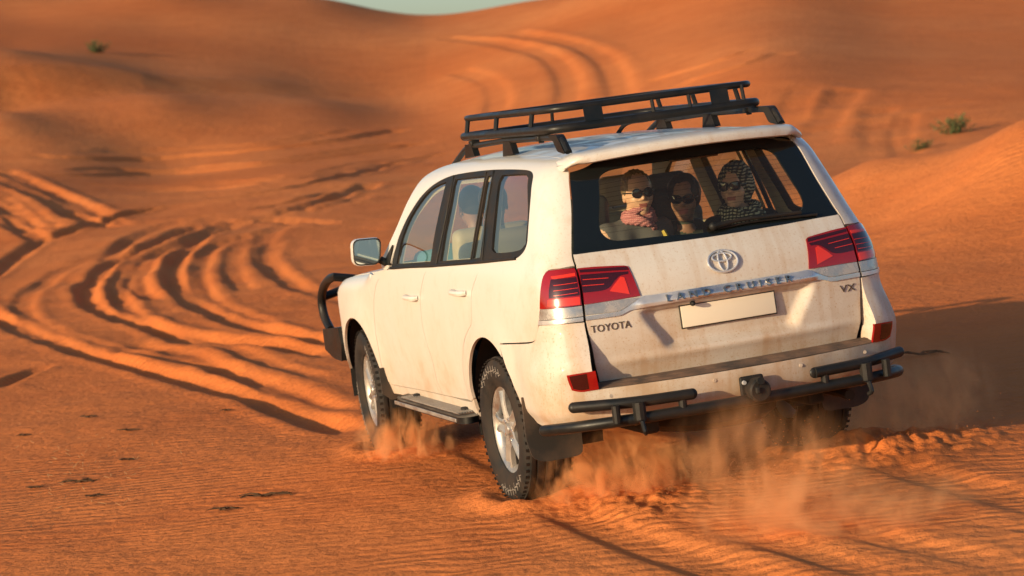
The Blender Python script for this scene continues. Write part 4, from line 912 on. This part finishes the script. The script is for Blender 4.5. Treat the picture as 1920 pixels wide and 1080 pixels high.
seat(1.60,.42,.50,M_BEIGE,head=False); seat(1.60,-.40,.52,M_BEIGE); seat(1.02,.44,.46,M_OLV,head=False); seat(1.02,-.05,.42,M_BLKSEAT,head=False); seat(1.02,-.48,.42,M_BLKSEAT)
seat(.24,.30,.46,M_BLKSEAT,12,.80,.55); seat(.24,-.20,.40,M_BLKSEAT,12,.80,.54); seat(.24,-.54,.26,M_BLKSEAT,12,.80,.45,False)
panel('headliner',[(1.65,-.60),(1.65,.60),(.4,.63),(-.6,.60),(-.6,-.60),(.4,-.63)],M_BLINE,CAR,dom=dom_top,off=-.05,thick=0,res=.1)
for rt in(False,True):
    t=(lambda P:mirs(P)) if rt else (lambda P:P)
    # pillar trims inside, left open at the panes
    panel('pillar_trim',t([(2.05,1.24),(1.92,1.42),(1.74,1.62),(1.6,1.73),(1.0,1.80),(.2,1.82),(-.5,1.81),(-.66,1.80),(-.72,1.6),(-.80,1.34),(-.78,1.22),(.0,1.2),(1.0,1.17),(2.0,1.16)]),M_BEIGE,CAR,off=-.045,thick=0,res=.05,holes=[t([(a,b) for a,b in L]) for L in(GF,GRr,GQ1,[tuple(np.mean(GQ2,0)+(np.array(q)-np.mean(GQ2,0))*np.array([1.05,1.12])) for q in GQ2])])
mb=MB(); mb.box((2.28,0,1.04),(.40,1.62,.24),bev=.08); mb.build('dashboard',M_BLKSEAT,CAR)
SWp=[(2.02+.19*math.sin(math.radians(25))*math.sin(a)*-1,.40+.19*math.cos(a),1.13+.19*math.cos(math.radians(25))*math.sin(a)) for a in np.linspace(0,2*math.pi,28,endpoint=False)]
MB().tube(SWp,.014,8,closed=True).build('steering_wheel',M_BLKSEAT,CAR)
MB().box((-.36,0,.70),(1.1,1.4,.06),bev=.02).build('load_floor',M_BLKSEAT,CAR)
panel('tailgate_trim',[(y2s(.70),.70),(y2s(.70),1.29),(S_MID,1.30),(y2s(-.70),1.29),(y2s(-.70),.70)],M_BLKSEAT,TG,off=-.07,thick=0,res=.1)
# ================================================================ people in the car
def surface_nets(f,lo,hi,h):
    n=[int(math.ceil((b-a)/h))+1 for a,b in zip(lo,hi)]; ax=[lo[i]+h*np.arange(n[i]) for i in range(3)]
    X=np.stack(np.meshgrid(*ax,indexing='ij'),-1)
    ci=[np.minimum(np.unique(np.r_[np.arange(0,m,4),m-1]),m-1) for m in n]; cv=f(X[np.ix_(*ci)]); nn=[np.abs(np.arange(m)[:,None]-c_[None]).argmin(1) for m,c_ in zip(n,ci)]
    val=cv[np.ix_(*nn)].copy(); mk=np.abs(val)<h*9; val[mk]=f(X[mk]); s=val<0
    c=[(i,j,k) for i in(0,1) for j in(0,1) for k in(0,1)]; sl=lambda A,o:A[o[0]:n[0]-1+o[0],o[1]:n[1]-1+o[1],o[2]:n[2]-1+o[2]]
    cnt=sum(sl(s,o).astype(int) for o in c); act=(cnt>0)&(cnt<8); acc=np.zeros(act.shape+(3,)); num=np.zeros(act.shape)
    for a in c:
        for d in range(3):
            if a[d]==0:
                b=list(a); b[d]=1; va,vb=sl(val,a),sl(val,b); cr=(va<0)!=(vb<0); t=np.where(cr,va/(va-vb+1e-12),0); p=np.zeros(act.shape+(3,))
                for e in range(3): p[...,e]=a[e]
                p[...,d]=t; acc+=p*cr[...,None]; num+=cr
    idx=-np.ones(act.shape,int); w=np.argwhere(act); idx[act]=np.arange(len(w)); V=np.array(lo)+h*(w+acc[act]/num[act][:,None]); F=[]
    for d in range(3):
        u,v=[(1,2),(2,0),(0,1)][d]; A=[slice(None)]*3; B=[slice(None)]*3; A[d]=slice(0,n[d]-1); B[d]=slice(1,n[d]); sa,sb=s[tuple(A)],s[tuple(B)]; cr=np.argwhere(sa!=sb)
        cr=cr[(cr[:,u]>0)&(cr[:,v]>0)&(cr[:,u]<n[u]-1)&(cr[:,v]<n[v]-1)]
        if not len(cr): continue
        eu=np.zeros(3,int); eu[u]=1; ev=np.zeros(3,int); ev[v]=1
        q=np.stack([idx[tuple((cr-eu-ev).T)],idx[tuple((cr-ev).T)],idx[tuple(cr.T)],idx[tuple((cr-eu).T)]],-1); fl=~sa[tuple(cr.T)]; q[fl]=q[fl][:,::-1]; F.append(q)
    return V,np.concatenate(F)
def smin(a,b,k): h=np.maximum(k-np.abs(a-b),0)/k; return np.minimum(a,b)-h*h*k*.25
def e_(p,c,r):
    q=(p-np.array(c))/np.array(r); l=np.linalg.norm(q,axis=-1); l2=np.linalg.norm(q/np.array(r),axis=-1)+1e-9; return l*(l-1)/l2
def cap_(p,a,b,ra,rb=None):
    a=np.array(a,float); b=np.array(b,float); rb=ra if rb is None else rb; d=b-a; t=np.clip(((p-a)@d)/(d@d),0,1); return np.linalg.norm(p-a-t[...,None]*d,axis=-1)-(ra+(rb-ra)*t)
def rotm(yaw,pitch=0,roll=0): return np.array(Matrix.Rotation(math.radians(yaw),3,'Z')@Matrix.Rotation(math.radians(-pitch),3,'Y')@Matrix.Rotation(math.radians(roll),3,'X'))
def head_sdf(q,smile=1.):
    d=e_(q,(-.005,0,.035),(.098,.077,.098)); d=smin(d,e_(q,(.030,0,-.045),(.062,.054,.066)),.05); d=smin(d,e_(q,(.062,0,-.092),(.022,.024,.018)),.03)
    for s in(1,-1):
        d=smin(d,e_(q,(.062,s*.036,-.022),(.028,.026,.026)),.025); d=smin(d,e_(q,(-.008,s*.079,-.005),(.020,.008,.030)),.010)
    d=smin(d,cap_(q,(.080,-.03,.036),(.080,.03,.036),.013),.02)
    for s in(1,-1): d=-smin(-d,e_(q,(.102,s*.031,.014),(.018,.020,.013)),.014)
    d=smin(d,cap_(q,(.086,0,.024),(.109,0,-.016),.008,.0125),.014); 
    for s in(1,-1): d=smin(d,e_(q,(.098,s*.011,-.019),(.011,.009,.008)),.008)
    d=smin(d,cap_(q,(.085,-.019,-.050),(.085,.019,-.050),.0065),.008); d=smin(d,cap_(q,(.084,-.016,-.062),(.084,.016,-.062),.0065),.008)
    d=-smin(-d,cap_(q,(.093,-.021,-.0555),(.093,.021,-.0555),.0028),.004)
    return d
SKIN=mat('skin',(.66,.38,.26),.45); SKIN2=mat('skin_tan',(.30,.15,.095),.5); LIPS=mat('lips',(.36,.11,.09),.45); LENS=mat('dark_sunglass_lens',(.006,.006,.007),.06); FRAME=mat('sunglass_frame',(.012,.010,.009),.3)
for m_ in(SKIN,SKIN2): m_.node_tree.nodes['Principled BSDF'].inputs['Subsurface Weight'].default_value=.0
def hairmat(name,a,b):
    m=mat(name,a,.5); g=NG(m); g.l(g.mix(g.rmp(g.noise(1,4,.6,stretch=(20,160,30)),.35,.65),a,b),g.b.inputs['Base Color']); return m
def clothmat(name,a,b=None,sc=300):
    m=mat(name,a,.9,spec=.1); g=NG(m); n=g.noise(sc,2,.5); g.l(g.mix(g.rmp(n,.4,.6,0,.5),a,b or tuple(x*.6 for x in a)),g.b.inputs['Base Color']); return m
def checkmat(name,a,b,sx=70.,sz=34.):
    m=mat(name,a,.9,spec=.1); g=NG(m); X,Y,Z=g.sep()[:3]; w=g.noise(14,2,.5)
    u=g.m('SINE',g.m('ADD',g.m('MULTIPLY',g.m('ADD',X,Y),sx*2.2),g.m('MULTIPLY',w,9.)),0.); v=g.m('SINE',g.m('ADD',g.m('MULTIPLY',Z,sz*6.4),g.m('MULTIPLY',w,14.)),0.)
    f=g.m('MULTIPLY',g.rmp(v,-.25,.25),g.rmp(u,-.7,.1,.15,1.)); g.l(g.mix(f,a,b),g.b.inputs['Base Color']); return m
def person(name,label,hc,yaw,pitch,roll,skin,shirt,body,bare=(),hands=(),armcol=None):
    hc=np.array(hc,float); Rh=rotm(yaw,pitch,roll)
    def f(p):
        q=(p-hc)@Rh; d=head_sdf(q)
        nb=hc+Rh@np.array([-.02,0,-.05]); d=smin(d,cap_(p,nb,body['neck'],.043,.050),.03)
        for a,b,ra,rb in body['caps']: d=smin(d,cap_(p,a,b,ra,rb),.06)
        for c,r in body['ells']: d=smin(d,e_(p,c,r),.06)
        for a,b,ra,rb in body.get('arms',()): d=smin(d,cap_(p,a,b,ra,rb),.025)
        return d
    lo=np.array(body['lo']); hi=np.array(body['hi']); V,F=surface_nets(f,lo,hi,.0075)
    q=(V-hc)@Rh; c=V[F].mean(1); qc=(c-hc)@Rh; mi=np.zeros(len(F),int)
    torso=(qc[:,2]<-.115)&(np.linalg.norm(c-np.array(body['neck']),axis=1)>.06); mi[torso]=1
    for a,b,r in bare: mi[cap_(c,a,b,r)<0]=0
    lips=(qc[:,0]>.072)&(np.abs(qc[:,1])<.024)&(np.abs(qc[:,2]+.056)<.0135); mi[lips]=2
    o=link(name,pydata(name,V-hc,F,[skin,shirt,LIPS],True,mi=mi)); o.matrix_world=CM@Matrix.Translation(Vector(hc)); tag(o,label,'person'); o['_h']=1; del o['_h']
    return o,Rh,hc
def glasses(o,Rh,style='round'):
    T=lambda p:tuple(Rh@np.array(p)); fr=MB()
    for s in(1,-1):
        P=[]; c=(.113,s*.0325,.013); rx,rz=(.026,.0245) if style=='round' else (.031,.0235)
        for a in np.linspace(0,2*math.pi,22,endpoint=False):
            u,w=math.cos(a)*rx,math.sin(a)*rz
            if style!='round': w=w+.008*s*0+(.007 if w>0 else 0)*max(0,u*s/rx); 
            P.append((c[0]-.28*(abs(c[1]+u)-.015 if abs(c[1]+u)>.015 else 0)*.9,c[1]+u,c[2]+w))
        mb=MB(); n=len(P); mb.add([T(p) for p in P]+[T((p[0]+.004,p[1]*.9+c[1]*.1,p[2]*.9+c[2]*.1)) for p in P]+[T((c[0]-.006+.008,c[1],c[2]))],[(i,(i+1)%n,n+(i+1)%n,n+i) for i in range(n)]+[(n+i,n+(i+1)%n,2*n) for i in range(n)]); mb.build('sunglass_lens',LENS,o)
        fr.tube([T(p) for p in P],.0028,6,closed=True); q=P[0] if s>0 else P[11]
        fr.tube([T(p) for p in bez([(q[0],q[1],q[2]+.006),(.06,s*.078,.02),(.0,s*.083,.02),(-.015,s*.083,.008)],4)],.003,6)
    fr.tube([T((.113,-.008,.018)),T((.116,0,.021)),T((.113,.008,.018))],.003,6); fr.build('sunglass_frame',FRAME,o)
def sdf_child(name,f,lo,hi,h,m,o,Rh):
    V,F=surface_nets(f,lo,hi,h); return link(name,pydata(name,V@Rh.T,F,m,True),o)
def cn(p,s,k=1.): return np.sin(p[...,0]*s+1.3*np.sin(p[...,1]*s*.7+k))*np.sin(p[...,1]*s*.9+k*2)*np.cos(p[...,2]*s*.8+k)
hw=lambda px,x:at(px,0,x)
def seated(neck,w=.17,z0=.86,dxh=.10,arms=True,lean=(0,0)):
    n=np.array(neck); hip=np.array([n[0]+lean[0],n[1]+lean[1],z0+.10]); b=dict(neck=n,caps=[(n+[0,w,-.07],n+[0,-w,-.07],.055,.055),(n+[0,w*.55,-.14],hip+[0,w*.5,0],.105,.11),(n+[0,-w*.55,-.14],hip+[0,-w*.5,0],.105,.11)],ells=[(hip,(.15,w+.06,.10))])
    if arms: b['arms']=[(n+[0,w+.01,-.08],n+[-.02,w+.06,-.33],.050,.040),(n+[-.02,w+.06,-.33],n+[.18,w-.02,-.40],.038,.028),(n+[0,-w-.01,-.08],n+[-.02,-w-.06,-.33],.050,.040),(n+[-.02,-w-.06,-.33],n+[.18,-w+.02,-.40],.038,.028)]
    b['caps']+=[(hip+[0,s*.09,-.02],hip+[.24,s*.10,.0],.085,.07) for s in(1,-1)]
    b['lo']=np.minimum(n,hip)-[.32,w+.16,.0]; b['lo'][2]=z0-.02; b['hi']=n+[.42,w+.16,.40]; return b
# woman with the pink scarf, turned round towards the camera
TOC=math.degrees(math.atan2(CAM_C[1],CAM_C[0]))       # yaw of a face that looks into the camera
h1=hw((1196,366),.02); nk=h1+np.array([.02,.045,-.120])
bd=seated(nk,.165,.86); A1=(nk+[-.02,.165,-.065],nk+[-.15,.19,-.30],.056,.046); bd['arms'][0]=A1; bd['arms'][1]=(nk+[-.15,.19,-.30],nk+[.08,.10,-.40],.040,.03)
grey=clothmat('grey_top',(.13,.125,.13)); 
o1,R1,_=person('person','woman in pink scarf, grey sleeveless top and round sunglasses looking back through the rear window',h1,TOC+15,1,0,SKIN,grey,bd,bare=[(A1[0]+np.array([0,.015,-.02]),A1[1],.062),(A1[1],nk+np.array([.10,.12,-.40]),.055)])
glasses(o1,R1,'round')
hm=hairmat('greying_blonde_hair',(.26,.17,.09),(.12,.075,.04))
sdf_child('hair',lambda p:np.maximum(smin(e_(p,(-.022,0,.040),(.100,.087,.105))+.0025*np.sin(p[...,1]*260+p[...,0]*60),e_(p,(-.105,0,.035),(.045,.05,.05)),.03),-(e_(p,(.10,0,-.03),(.082,.086,.125)))),(-.17,-.11,-.09),(.10,.11,.165),.005,hm,o1,R1)
pk=checkmat('pink_scarf',(.40,.13,.15),(.60,.30,.30),190,95)
def scarf_f(c,r1,r2,tilt,layers,s=60.):
    def f(p):
        d=np.full(p.shape[:-1],9.)
        for k,(dz_,rr,th,tl) in enumerate(layers):
            q=p-np.array(c)-np.array([0,0,dz_]); q=q@rotm(k*25,tl,k*6-6); rad=np.hypot(q[...,0]/1.0,q[...,1]/1.08); t=np.hypot(rad-rr,q[...,2]*.9)-th; d=smin(d,t,.015)
        return d+.004*cn(p,s,1.7)+.0025*np.sin((p[...,2]+.4*p[...,0]+.3*p[...,1])*300)
    return f
I3=np.eye(3)
sdf_child('scarf',scarf_f((-.015,.015,-.135),.1,.03,0,[(0.030,.066,.020,24),(.006,.074,.021,10),(.048,.060,.015,-10),(-.014,.086,.016,30)]),(-.20,-.19,-.29),(.18,.20,-.05),.0065,pk,o1,I3)
# woman with the checked headscarf
h3=hw((1379,352),-.06); nk3=h3+np.array([.02,-.02,-.125]); bd3=seated(nk3,.165,.86); black=clothmat('black_top',(.012,.013,.013))
o3,R3,_=person('person','woman in black and cream patterned headscarf and dark angular sunglasses behind the rear window',h3,TOC-20,2,-2,SKIN,black,bd3)
glasses(o3,R3,'wide')
ck=checkmat('black_cream_scarf',(.018,.024,.020),(.46,.42,.29),95,52)
sdf_child('headscarf',lambda p:np.maximum(np.maximum(e_(p,(-.02,0,.022),(.112,.101,.132))+.0035*cn(p,55,.6)+.002*np.sin(p[...,1]*120+p[...,2]*40),-(e_(p,(-.02,0,.022),(.100,.089,.12)))),-(e_(p,(.115,0,-.025),(.082,.066,.105)))),(-.16,-.13,-.15),(.12,.13,.18),.0055,ck,o3,R3)
sdf_child('scarf',scarf_f((-.01,-.012,-.145),.1,.03,0,[(0.028,.080,.027,12),(-.002,.094,.028,20),(-.034,.112,.026,-8),(-.030,.116,.022,28)],48.),(-.23,-.24,-.32),(.22,.22,-.05),.0065,ck,o3,I3)
# person in the middle, in shade
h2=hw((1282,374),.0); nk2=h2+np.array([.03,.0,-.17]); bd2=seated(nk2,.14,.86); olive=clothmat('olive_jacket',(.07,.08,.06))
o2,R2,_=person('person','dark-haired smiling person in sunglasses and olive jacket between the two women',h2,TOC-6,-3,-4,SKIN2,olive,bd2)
glasses(o2,R2,'wide')
dh=hairmat('black_hair',(.012,.010,.009),(.03,.024,.02))
sdf_child('hair',lambda p:np.maximum(e_(p,(-.020,0,.035),(.104,.096,.112))+.004*cn(p,70,.9),-(e_(p,(.105,0,-.035),(.085,.080,.115)))),(-.15,-.12,-.10),(.12,.12,.165),.006,dh,o2,R2)
MB().tube(bez([tuple(nk2-h2+np.array(v)) for v in((-.075,.16,.02),(-.125,.13,-.10),(-.13,.11,-.24))],4),.013,6).build('yellow_strap',mat('yellow_strap',(.50,.36,.05),.7),o2)
# driver and the passenger in the second row, seen through the side windows
def simple(name,label,head,yaw,shirt,w=.19,z0=.88,cap=None,hair=dh):
    h=np.array(head); nk_=h+np.array([-.02,0,-.175]); bq=seated(nk_,w,z0)
    if cap: bq['arms'][0]=(nk_+[0,w+.01,-.08],np.array([1.86,.745,1.25]),.055,.048); bq['arms'][1]=(np.array([1.86,.745,1.25]),np.array([1.98,.52,1.22]),.042,.032)
    o,R,_=person(name,label,h,yaw,0,0,SKIN2,shirt,bq)
    
    sdf_child('hair',lambda p:np.maximum(e_(p,(-.014,0,.045),(.104,.084,.100)),-(e_(p,(.11,0,-.04),(.085,.09,.12)))),(-.14,-.11,-.06),(.11,.11,.16),.008,hair,o,R); return o
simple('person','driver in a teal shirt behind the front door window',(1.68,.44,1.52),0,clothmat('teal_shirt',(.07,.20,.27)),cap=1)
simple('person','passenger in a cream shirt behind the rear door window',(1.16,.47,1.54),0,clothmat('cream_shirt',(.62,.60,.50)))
# ================================================================ plants, twigs and flying sand
M_LEAF=mat('desert_leaf',(.075,.095,.035),.7,spec=.2); M_TWIG=mat('dry_twig',(.07,.04,.022),.9,spec=.1); M_STRAW=mat('straw',(.34,.19,.09),.9,spec=.1)
def ground_at(px): 
    p=on_sand([px])[0]; return np.array([p[0],p[1],float(zsand(np.array([p[0]]),np.array([p[1]]))[0])])
def shrub(px,h,w,label,n=900):
    b=ground_at(px); root=empty('desert_shrub',tuple(b)); tag(root,label,'shrub','green shrubs on the dunes')
    lf=MB(); st=MB(); r=random.Random(px[0])
    for k in range(26):
        a=r.uniform(0,6.28); t=r.uniform(.1,1.); tip=Vector((math.cos(a)*w*t*.5,math.sin(a)*w*t*.5,h*r.uniform(.45,1.)*(1-.4*t))); base=Vector((tip.x*.2,tip.y*.2,-.1)); st.tube([base,(base+tip)/2+Vector((0,0,h*.1)),tip],[.008,.005,.002],5)
        for i in range(n//26):
            c=base.lerp(tip,r.uniform(.15,1.08))+Vector((r.gauss(0,.06),r.gauss(0,.06),r.gauss(0,.05)))*h; d=Vector((r.gauss(0,1),r.gauss(0,1),r.gauss(.4,1))).normalized(); e=d.cross(Vector((r.gauss(0,1),r.gauss(0,1),r.gauss(0,1)))).normalized(); L=h*r.uniform(.07,.16)
            lf.add([c-d*L*.5,c+e*L*.22,c+d*L*.5,c-e*L*.22],[(0,1,2,3)])
    st.build('stems',M_TWIG,root,sharp=None,fix=False); lf.build('foliage',M_LEAF,root,smooth=False,fix=False)['kind']='stuff'
shrub((181,100),.75,1.6,'small dark green shrub on the far left dune')
shrub((1790,250),.55,1.1,'larger green shrub in the hollow behind the right-hand ridge'); shrub((1722,281),.30,.8,'low green shrub in the hollow nearest to the car')
def twig(px,L,label,mt=M_TWIG,seed=0,n=5):
    b=ground_at(px); root=empty('dry_twig',tuple(b)); tag(root,label,'twig','dry twigs lying on the sand'); r=random.Random(seed+px[0])
    for k in range(n):
        a=r.uniform(-.5,.5)+(math.pi if k%2 else 0); P=[]; 
        for t in np.linspace(0,1,5): P.append((math.cos(a)*L*t*.5+r.gauss(0,.012),math.sin(a)*L*t*.35+r.gauss(0,.012),.012+.05*L*math.sin(t*3)*r.uniform(.3,1.3)))
        MB().tube(P,[.007,.006,.005,.004,.002],6).build('branch',mt,root)
T_=[((240,813),.16,'short dark twig on the sand, uppermost left of the front wheel'),((236,862),.12,'small dark twig tuft directly below the uppermost left one'),((497,933),.34,'longest dry twig on the foreground sand, below the car'),((420,958),.16,'small twig left of and below the longest twig'),((178,933),.12,'dark stub of twig near the lower left edge'),((146,905),.24,'flat twig among straw at the lower left'),((66,914),.12,'twig fragment at the far left edge'),((425,772),.10,'tiny dark twig left of the front wheel track'),((165,787),.14,'small twig above the straw at the left'),((1725,668),.42,'dark twig in the shadow right of the car'),((44,820),.10,'tiny twig at the left edge of the sand')]
for i,(px,L,lb) in enumerate(T_): twig(px,L,lb,seed=i,n=4 if L<.2 else 7)
# fine straw litter, too small to count
mb=MB(); r=random.Random(5)
for k in range(90):
    px=(r.gauss(150,75),r.gauss(880,42)); 
    p=on_sand([px])[0]; a=r.uniform(0,3.14); L=r.uniform(.008,.028); d=Vector((math.cos(a)*L,math.sin(a)*L,r.uniform(0,.012))); c=Vector((p[0],p[1],p[2]+.012)); mb.tube([c-d,c+d],.0018,4)
o=mb.build('straw_litter',M_STRAW,None,fix=False); o['kind']='stuff'; o['label']='scattered bits of straw on the foreground sand'; o['category']='litter'
build_sand()
# ---- dust thrown up by the wheels: closed bodies of thin sand-coloured air
def dust(name,label,px,up,size,dens,seed,wisp=3.,lean=0.):
    b=ground_at(px); c=Vector(b)+Vector((0,0,up)); mb=MB(); mb.ell((0,0,0),(1,1,1),u=24,v=14); o=mb.build(name,None or dustmat(name,dens,seed,wisp)); o.location=c; o.scale=size; o.rotation_euler=(0,math.radians(lean),0); tag(o,label,'dust',None,'stuff')
def dustmat(name,dens,seed,wisp):
    m=bpy.data.materials.new(name); m.use_nodes=True; g=NG(m); g.n.remove(g.b); out=g.n['Material Output']; tc=g.new('TexCoord'); O=tc.outputs['Object']
    vl=g.new('VectorMath',operation='LENGTH'); g.l(O,vl.inputs[0]); fall=g.rmp(vl.outputs['Value'],.25,.98,1.,0.)
    mp=g.new('Mapping'); mp.inputs['Location'].default_value=(seed,seed*1.7,seed*.3); mp.inputs['Scale'].default_value=(2.4,1.6,.70); mp.inputs['Rotation'].default_value=(0,.35,0); g.l(O,mp.inputs[0])
    n=g.new('TexNoise'); n.inputs['Scale'].default_value=wisp; n.inputs['Detail'].default_value=4; n.inputs['Roughness'].default_value=.58; n.inputs['Distortion'].default_value=.7; g.l(mp.outputs[0],n.inputs['Vector'])
    d=g.m('MULTIPLY',g.m('POWER',g.rmp(n.outputs['Fac'],.46,.74),1.5),g.m('MULTIPLY',fall,g.rmp(g.sep(O)[2],.9,-.6,.15,1.)))
    v=g.new('VolumePrincipled'); v.inputs['Color'].default_value=(1.,.57,.27,1); v.inputs['Anisotropy'].default_value=.1; g.l(g.m('MULTIPLY',d,dens),v.inputs['Density']); g.l(v.outputs[0],out.inputs['Volume']); return m
dust('sand_spray','orange sand spray thrown up behind the left rear wheel',(1165,930),.13,(.52,.42,.30),70.,3.1,2.6,-10)
dust('sand_spray','dust column rising behind the middle of the car',(1450,960),.20,(.60,.42,.44),17.,7.7,1.9,8)
dust('sand_spray','dust puff behind the left front wheel',(765,850),.10,(.36,.45,.24),45.,5.2,1.9,5)
dust('sand_spray','dust hanging behind the right rear wheel in the shadow edge',(1690,818),.18,(.65,.5,.40),26.,9.4,1.8,-12)
dust('sand_spray','low dust drifting over the tracks at the lower right',(1560,985),.10,(.80,.50,.24),15.,4.4,1.7,0)
# single grains still in the air
mb=MB(); r=random.Random(11)
for (px,py,sx,sy,hh,n) in((1150,925,70,22,.16,1500),(1440,930,110,40,.30,900),(1700,835,90,18,.22,700),(765,848,40,14,.14,500)):
    P=on_sand([(r.gauss(px,sx),r.gauss(py,sy)) for _ in range(n)],zplane)
    for p_ in P:
        s=r.uniform(.0012,.0032); c=Vector((p_[0],p_[1],p_[2]+abs(r.gauss(0,hh*.55)))); mb.add([c+Vector((s,0,-s*.6)),c+Vector((-s,s,-s*.6)),c+Vector((-s,-s,-s*.6)),c+Vector((0,0,s))],[(0,1,3),(1,2,3),(2,0,3),(0,2,1)])
o=mb.build('flying_sand',mat('sand_grain',(.60,.20,.07),.9,spec=.1),None,smooth=False,fix=False); o['kind']='stuff'; o['label']='grains of sand flying up behind the wheels'; o['category']='sand'
SC.cycles.volume_bounces=4; SC.cycles.volume_step_rate=1.0; SC.cycles.volume_max_steps=256; SC.cycles.transparent_max_bounces=24
